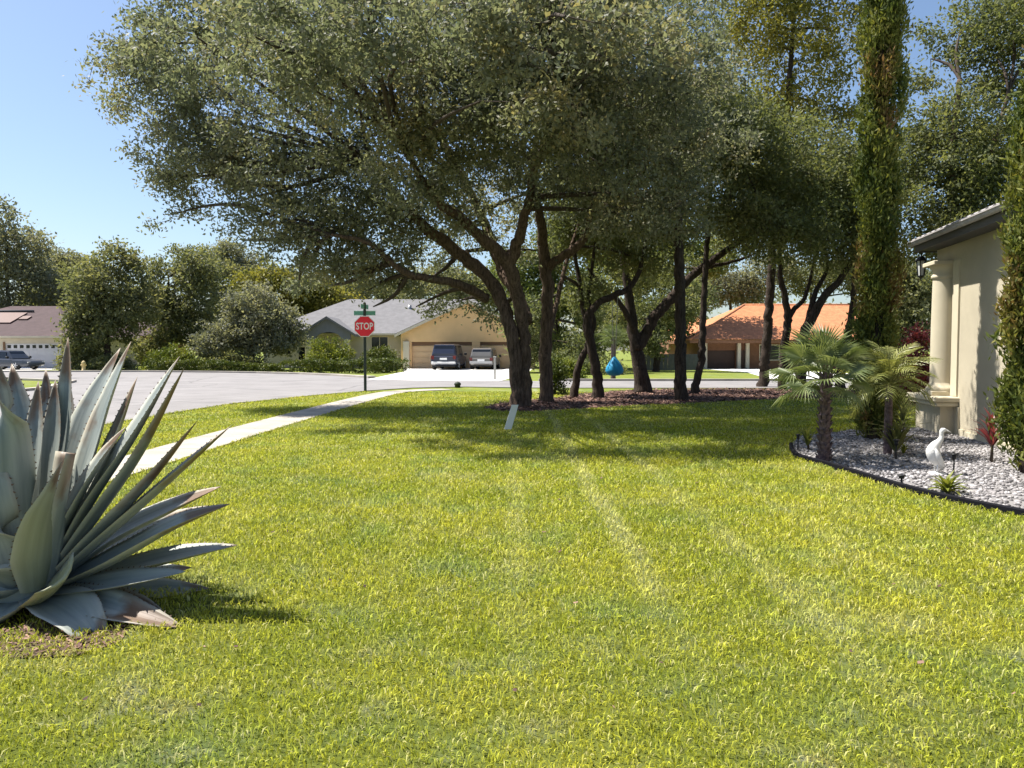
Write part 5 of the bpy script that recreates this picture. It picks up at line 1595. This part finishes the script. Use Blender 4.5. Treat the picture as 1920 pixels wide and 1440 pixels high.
# ------------------------------------------------------------------ vehicles
def loft(b, st, mi=0):
    """st: list of (x, [(y,z)...]) cross sections of equal length, right half first then mirrored"""
    vs = []; K = None
    for x, sec in st:
        ring = [(x, y, z) for y, z in sec] + [(x, -y, z) for y, z in sec[::-1]]
        K = len(ring); vs += ring
    fs = []
    for i in range(len(st)-1):
        for k in range(K):
            fs.append((i*K+k, i*K+(k+1)%K, (i+1)*K+(k+1)%K, (i+1)*K+k))
    fs.append(tuple(range(K-1,-1,-1))); fs.append(tuple(range((len(st)-1)*K, len(st)*K)))
    b.add(vs, fs, mi, False)


def vehicle(name, label, cat, loc, rz, paint, length, width, height, wagon=True, bumper=None):
    """local +x is the front; the tail is at -length/2"""
    t = thing(name, loc, label, cat, None, rz)
    h2, w = length/2, width/2
    wr = .36 if wagon else .32
    belt = height*.56; sill = .30
    if not wagon: sill = .24
    def sec(wm, zt, zb=sill): return [(wm*.90,zb),(wm,zb+.14),(wm,zb+(zt-zb)*.55),(wm*.985,zt-.07),(wm*.93,zt)]
    hood = belt*.97
    b = MB()
    loft(b, [(-h2, sec(w*.90,belt*.92,.42)), (-h2+.12, sec(w*.97,belt,.34)), (-h2+.9, sec(w,belt)), (.2, sec(w,belt)), (h2-1.35, sec(w,hood)), (h2-.4, sec(w*.97,hood*.93)), (h2-.08, sec(w*.9,hood*.82,sill+.05)), (h2, sec(w*.82,hood*.72,sill+.1))])
    b.build('body', paint, t)
    b = MB()
    rt = -h2+.1 if wagon else -h2+.75
    def cab(wm, zt): return [(w*.93,belt-.02),(wm,zt-.08),(wm*.92,zt)]
    if wagon: st = [(rt,[(w*.90,belt-.02),(w*.82,belt+.1),(w*.76,belt+.14)]), (rt+.22,cab(w*.78,height-.06)), (rt+.6,cab(w*.80,height)), (.3,cab(w*.80,height-.01)), (h2-1.75,cab(w*.77,height-.09)), (h2-1.15,[(w*.90,belt-.02),(w*.86,belt+.02),(w*.8,belt+.03)])]
    else: st = [(rt,[(w*.90,belt-.02),(w*.84,belt+.02),(w*.78,belt+.03)]), (rt+.85,cab(w*.76,height-.05)), (-.1,cab(w*.77,height)), (.55,cab(w*.75,height-.05)), (h2-1.3,[(w*.90,belt-.02),(w*.86,belt+.02),(w*.8,belt+.03)])]
    loft(b, st); b.build('cabin', paint, t)
    # glazing set just proud of the cabin
    zt = height-.12
    def pane(pts, nm):
        q = MB(); c = sum((Vector(p) for p in pts), Vector())/len(pts)
        nrm = (Vector(pts[1])-Vector(pts[0])).cross(Vector(pts[2])-Vector(pts[0])).normalized()
        if nrm.dot(c-Vector((0,0,belt*.9))) < 0: nrm = -nrm
        n_ = len(pts)
        q.add([Vector(p)+nrm*.014 for p in pts]+[Vector(p)-nrm*.03 for p in pts], [tuple(range(n_)), tuple(range(2*n_-1,n_-1,-1))]+[(i,n_+i,n_+(i+1)%n_,(i+1)%n_) for i in range(n_)])
        q.build(nm, M['glass'], t)
    fx = h2-1.75 if wagon else .55
    ws = h2-1.2 if wagon else h2-1.35
    pane([(ws-.02,-w*.80,belt+.05),(ws-.02,w*.80,belt+.05),(fx+.06,w*.68,zt),(fx+.06,-w*.68,zt)], 'windscreen')
    if wagon: pane([(rt+.055,w*.74,belt+.20),(rt+.055,-w*.74,belt+.20),(rt+.195,-w*.70,height-.13),(rt+.195,w*.70,height-.13)], 'rear_window')
    else: pane([(rt+.06,w*.76,belt+.07),(rt+.06,-w*.76,belt+.07),(rt+.74,-w*.68,zt+.0),(rt+.74,w*.68,zt+.0)], 'rear_window')
    r0 = rt+(.35 if wagon else .62)
    for s_ in (-1,1):
        yb, yt = s_*w*.905, s_*w*(.815 if wagon else .80)
        mid = (r0+fx)/2
        pane([(r0,yb,belt+.07),(mid-.05,yb,belt+.07),(mid-.05,yt,zt),(r0+.2,yt,zt)], 'side_window')
        pane([(mid+.05,yb,belt+.07),(ws-.42,yb,belt+.07),(fx-.12,yt,zt),(mid+.05,yt,zt)], 'side_window')
        q = MB(); q.box(fx+.15,fx+.30,min(s_*w,s_*(w+.2)),max(s_*w,s_*(w+.2)),belt+.02,belt+.19,bev=.03); q.build('mirror', M['black'], t)
        q = MB(); q.box(-h2-.015,-h2+.10,min(s_*w*.70,s_*w*.93),max(s_*w*.70,s_*w*.93),belt*.74,belt*.98,bev=.02); q.build('tail_light', M['tail'], t)
        q = MB(); q.box(h2-.16,h2-.005,min(s_*w*.55,s_*w*.86),max(s_*w*.55,s_*w*.86),hood*.62,hood*.76,bev=.02); q.build('headlight', M['lens'], t)
        for xx in (-h2+.95, h2-.95):
            q = MB()
            prof = [(0,-.11),(wr*.62,-.11),(wr*.66,-.10),(wr*.96,-.11),(wr,-.07),(wr,.07),(wr*.96,.11),(wr*.66,.10),(wr*.62,.08),(0,.08)]
            q.lathe(prof, (0,0,0), 20)
            me = q.mesh('wheel', M['rubber'])
            wo = link('wheel', me, t, (xx, s_*(w-.13), wr), (math.pi/2, 0, 0))
            q = MB(); q.lathe([(0,-.118*s_*-1),(wr*.60,-.113*s_*-1)], (0,0,0), 20)
            for k in range(5):
                a = k*2*math.pi/5; zc = .122*s_*-1 if False else -.12*(-s_)
                q.tube([(0,0,zc*0+ (-.12 if s_ > 0 else .12)*-1*-1),(wr*.58*math.cos(a),wr*.58*math.sin(a),(-.12 if s_ > 0 else .12))], .035, 5)
            rim = link('rim', q.mesh('rim', M['chrome']), wo)
    q = MB(); q.box(-h2-.09,-h2+.02,-w*.92,w*.92,.42,.60,bev=.04); q.build('rear_bumper', bumper or paint, t)
    q = MB(); q.box(h2-.03,h2+.06,-w*.80,w*.80,.34,.52,bev=.04); q.build('front_bumper', bumper or paint, t)
    q = MB(); q.box(-h2-.03,-h2-.005,-.26,.26,belt*.70,belt*.70+.14,bev=.005); q.build('number_plate', M['signwhite'], t)
    q = MB(); q.box(-h2+.3,h2-.3,-w*.80,w*.80,.22,.33); q.build('underbody', M['black'], t)
    return t


RZ = math.radians(90)
vehicle('parked_suv', 'dark navy tall SUV parked before the wide tan garage door', 'car', (X(842,57.6),57.9,0.012), RZ-.10, M['navy'], 4.8, 1.95, 1.86, True, M['chrome'])
vehicle('parked_wagon', 'lower charcoal wagon with silver bumper parked right of the dark navy one', 'car', (X(910,58.2),58.4,0.012), RZ-.12, M['charcoal'], 4.2, 1.84, 1.58, True, M['silver'])
vehicle('parked_sedan', 'slate blue sedan parked before the white garage door at the left edge', 'car', (X(18,57),57.0,0.012), math.radians(-12), M['slate'], 4.6, 1.82, 1.42, False)

# ------------------------------------------------------------------ street furniture and small things
sx, sy = gnd(685,734).x, gnd(685,734).y
sgn = thing('stop_sign', (sx,sy,0), 'red octagonal stop sign with green street name blades on a dark post', 'street sign', rz=math.radians(-4))
zc = at(685,612,sy).z
b = MB(); b.box(-.045,.045,-.03,.03,-.1,at(685,566,sy).z-.02,bev=.008); b.build('post', M['post'], sgn)
def octa(b, R, y0, y1, mi=0):
    vs = [(R*math.cos(math.pi/8+k*math.pi/4), y0, zc+R*math.sin(math.pi/8+k*math.pi/4)) for k in range(8)]
    vs2 = [(v[0],y1,v[2]) for v in vs]
    b.add(vs+vs2, [tuple(range(8)), tuple(range(15,7,-1))]+[(k,8+k,8+(k+1)%8,(k+1)%8) for k in range(8)], mi)
b = MB(); octa(b, .40, -.040, -.034); pl = b.build('sign_panel', M['signwhite'], sgn)
b = MB(); octa(b, .372, -.044, -.041); b.build('red_face', M['signred'], pl)
b = MB(); octa(b, .395, -.0335, -.0315); b.build('sign_back', M['signback'], pl)
fc = bpy.data.curves.new('lettering', 'FONT'); fc.body = 'STOP'; fc.size = .30; fc.align_x = 'CENTER'; fc.align_y = 'CENTER'; fc.extrude = .001; fc.offset = .006
fc.space_character = 1.05
fc.materials.append(M['signwhite'])
fo = bpy.data.objects.new('lettering', fc); COL.objects.link(fo)
bpy.context.view_layer.update()
lm = bpy.data.meshes.new_from_object(fo.evaluated_get(bpy.context.evaluated_depsgraph_get()))
bpy.data.objects.remove(fo)
fo = link('lettering', lm, pl, (0,-.0455,zc-.005), (math.pi/2,0,0)); fo.scale = (.82,1.12,1)
for k, (py, a, l) in enumerate(((587,0,.76),(575,1.35,.70))):
    z = at(685,py,sy).z
    b = MB(); b.box(-l/2,l/2,-.006,.006,-.085,.085,bev=.004); o = b.build('street_name_blade', M['signgreen'], sgn, loc=(0,0,z)); o.rotation_euler = (0,0,a+.1)
    b = MB()
    for s_ in (-1,1):
        b.box(-l/2+.02,l/2-.02,s_*.0065-.0005,s_*.0065+.0005,.066,.074); b.box(-l/2+.02,l/2-.02,s_*.0065-.0005,s_*.0065+.0005,-.074,-.066)
    b.build('border', M['signwhite'], o)

q = gnd(951,811)
b = MB()
h_ = .50
b.add([(-.055,-.012,.06),(.075,-.012,.06),(.205,-.012,h_),(.085,-.012,h_),(-.055,.012,.06),(.075,.012,.06),(.205,.012,h_),(.085,.012,h_)],
      [(0,1,2,3),(7,6,5,4),(0,4,5,1),(1,5,6,2),(2,6,7,3),(3,7,4,0)])
ys = thing('yard_sign', q, 'narrow white yard sign board leaning right on the lawn before the huge oak', 'sign', rz=math.radians(8))
b.build('board', M['white'], ys)
b = MB(); b.tube([(0,.02,-.08),(.01,.02,.10),(.10,.02,h_*.8)], .006, 5); b.build('stake', M['greypost'], ys)

# swing
sd_ = 25.2
stp = at(1152,705,sd_)
swg = thing('sack_swing', (stp.x,sd_,0), 'bright blue pod swing hanging on ropes from the arching limb', 'swing')
zb = stp.z; zt_ = at(1150,556,sd_).z
b = MB()
b.lathe([(0,zb),(.17,zb+.02),(.27,zb+.09),(.30,zb+.19),(.25,zb+.33),(.16,zb+.47),(.07,zb+.58),(.03,zb+.64)], (0,0,0), 18)
b.build('seat', M['blue'], swg)
for s_ in (-1,1):
    b = MB(); b.tube([(s_*.03,0,zb+.60),(s_*.095,0,zt_)], .014, 5); b.build('rope', M['rope'], swg)

# grey post, hydrant, dark stub
q = gnd(928,712)
gp = thing('marker_post', q, 'slim grey post at the foot of the white driveway', 'post')
b = MB(); b.box(-.05,.05,-.05,.05,-.1,at(928,668,q.y).z-.06,bev=.008); b.build('post', M['greypost'], gp)
b = MB(); zt2 = at(928,668,q.y).z; b.box(-.075,.075,-.075,.075,zt2-.058,zt2,bev=.015); b.build('cap', M['greypost'], gp)
q = gnd(858,727)
us = MB(); us.lathe([(0,-.05),(.11,-.05),(.11,.10),(.135,.11),(.13,.17),(.08,.22),(0,.24)], (0,0,0), 12)
tag(us.build('utility_stub', M['stub'], None, False, q), 'small dark rounded utility stub in the grass by the cross street', 'utility cap')
hy = thing('fire_hydrant', (at(157,694,53.6).x,53.6,0), 'small tan hydrant across the road left of the dark bushes', 'hydrant')
b = MB(); b.lathe([(0,-.05),(.17,-.05),(.17,.05),(.12,.07),(.115,.48),(.15,.50),(.15,.54),(.10,.64),(.04,.70),(0,.72)], (0,0,0), 12); b.build('barrel', M['yellowpost'], hy)
for s_ in (-1,1):
    b = MB(); b.tube([(s_*.09,0,.40),(s_*.19,0,.40)], .055, 8); b.build('nozzle', M['yellowpost'], hy)
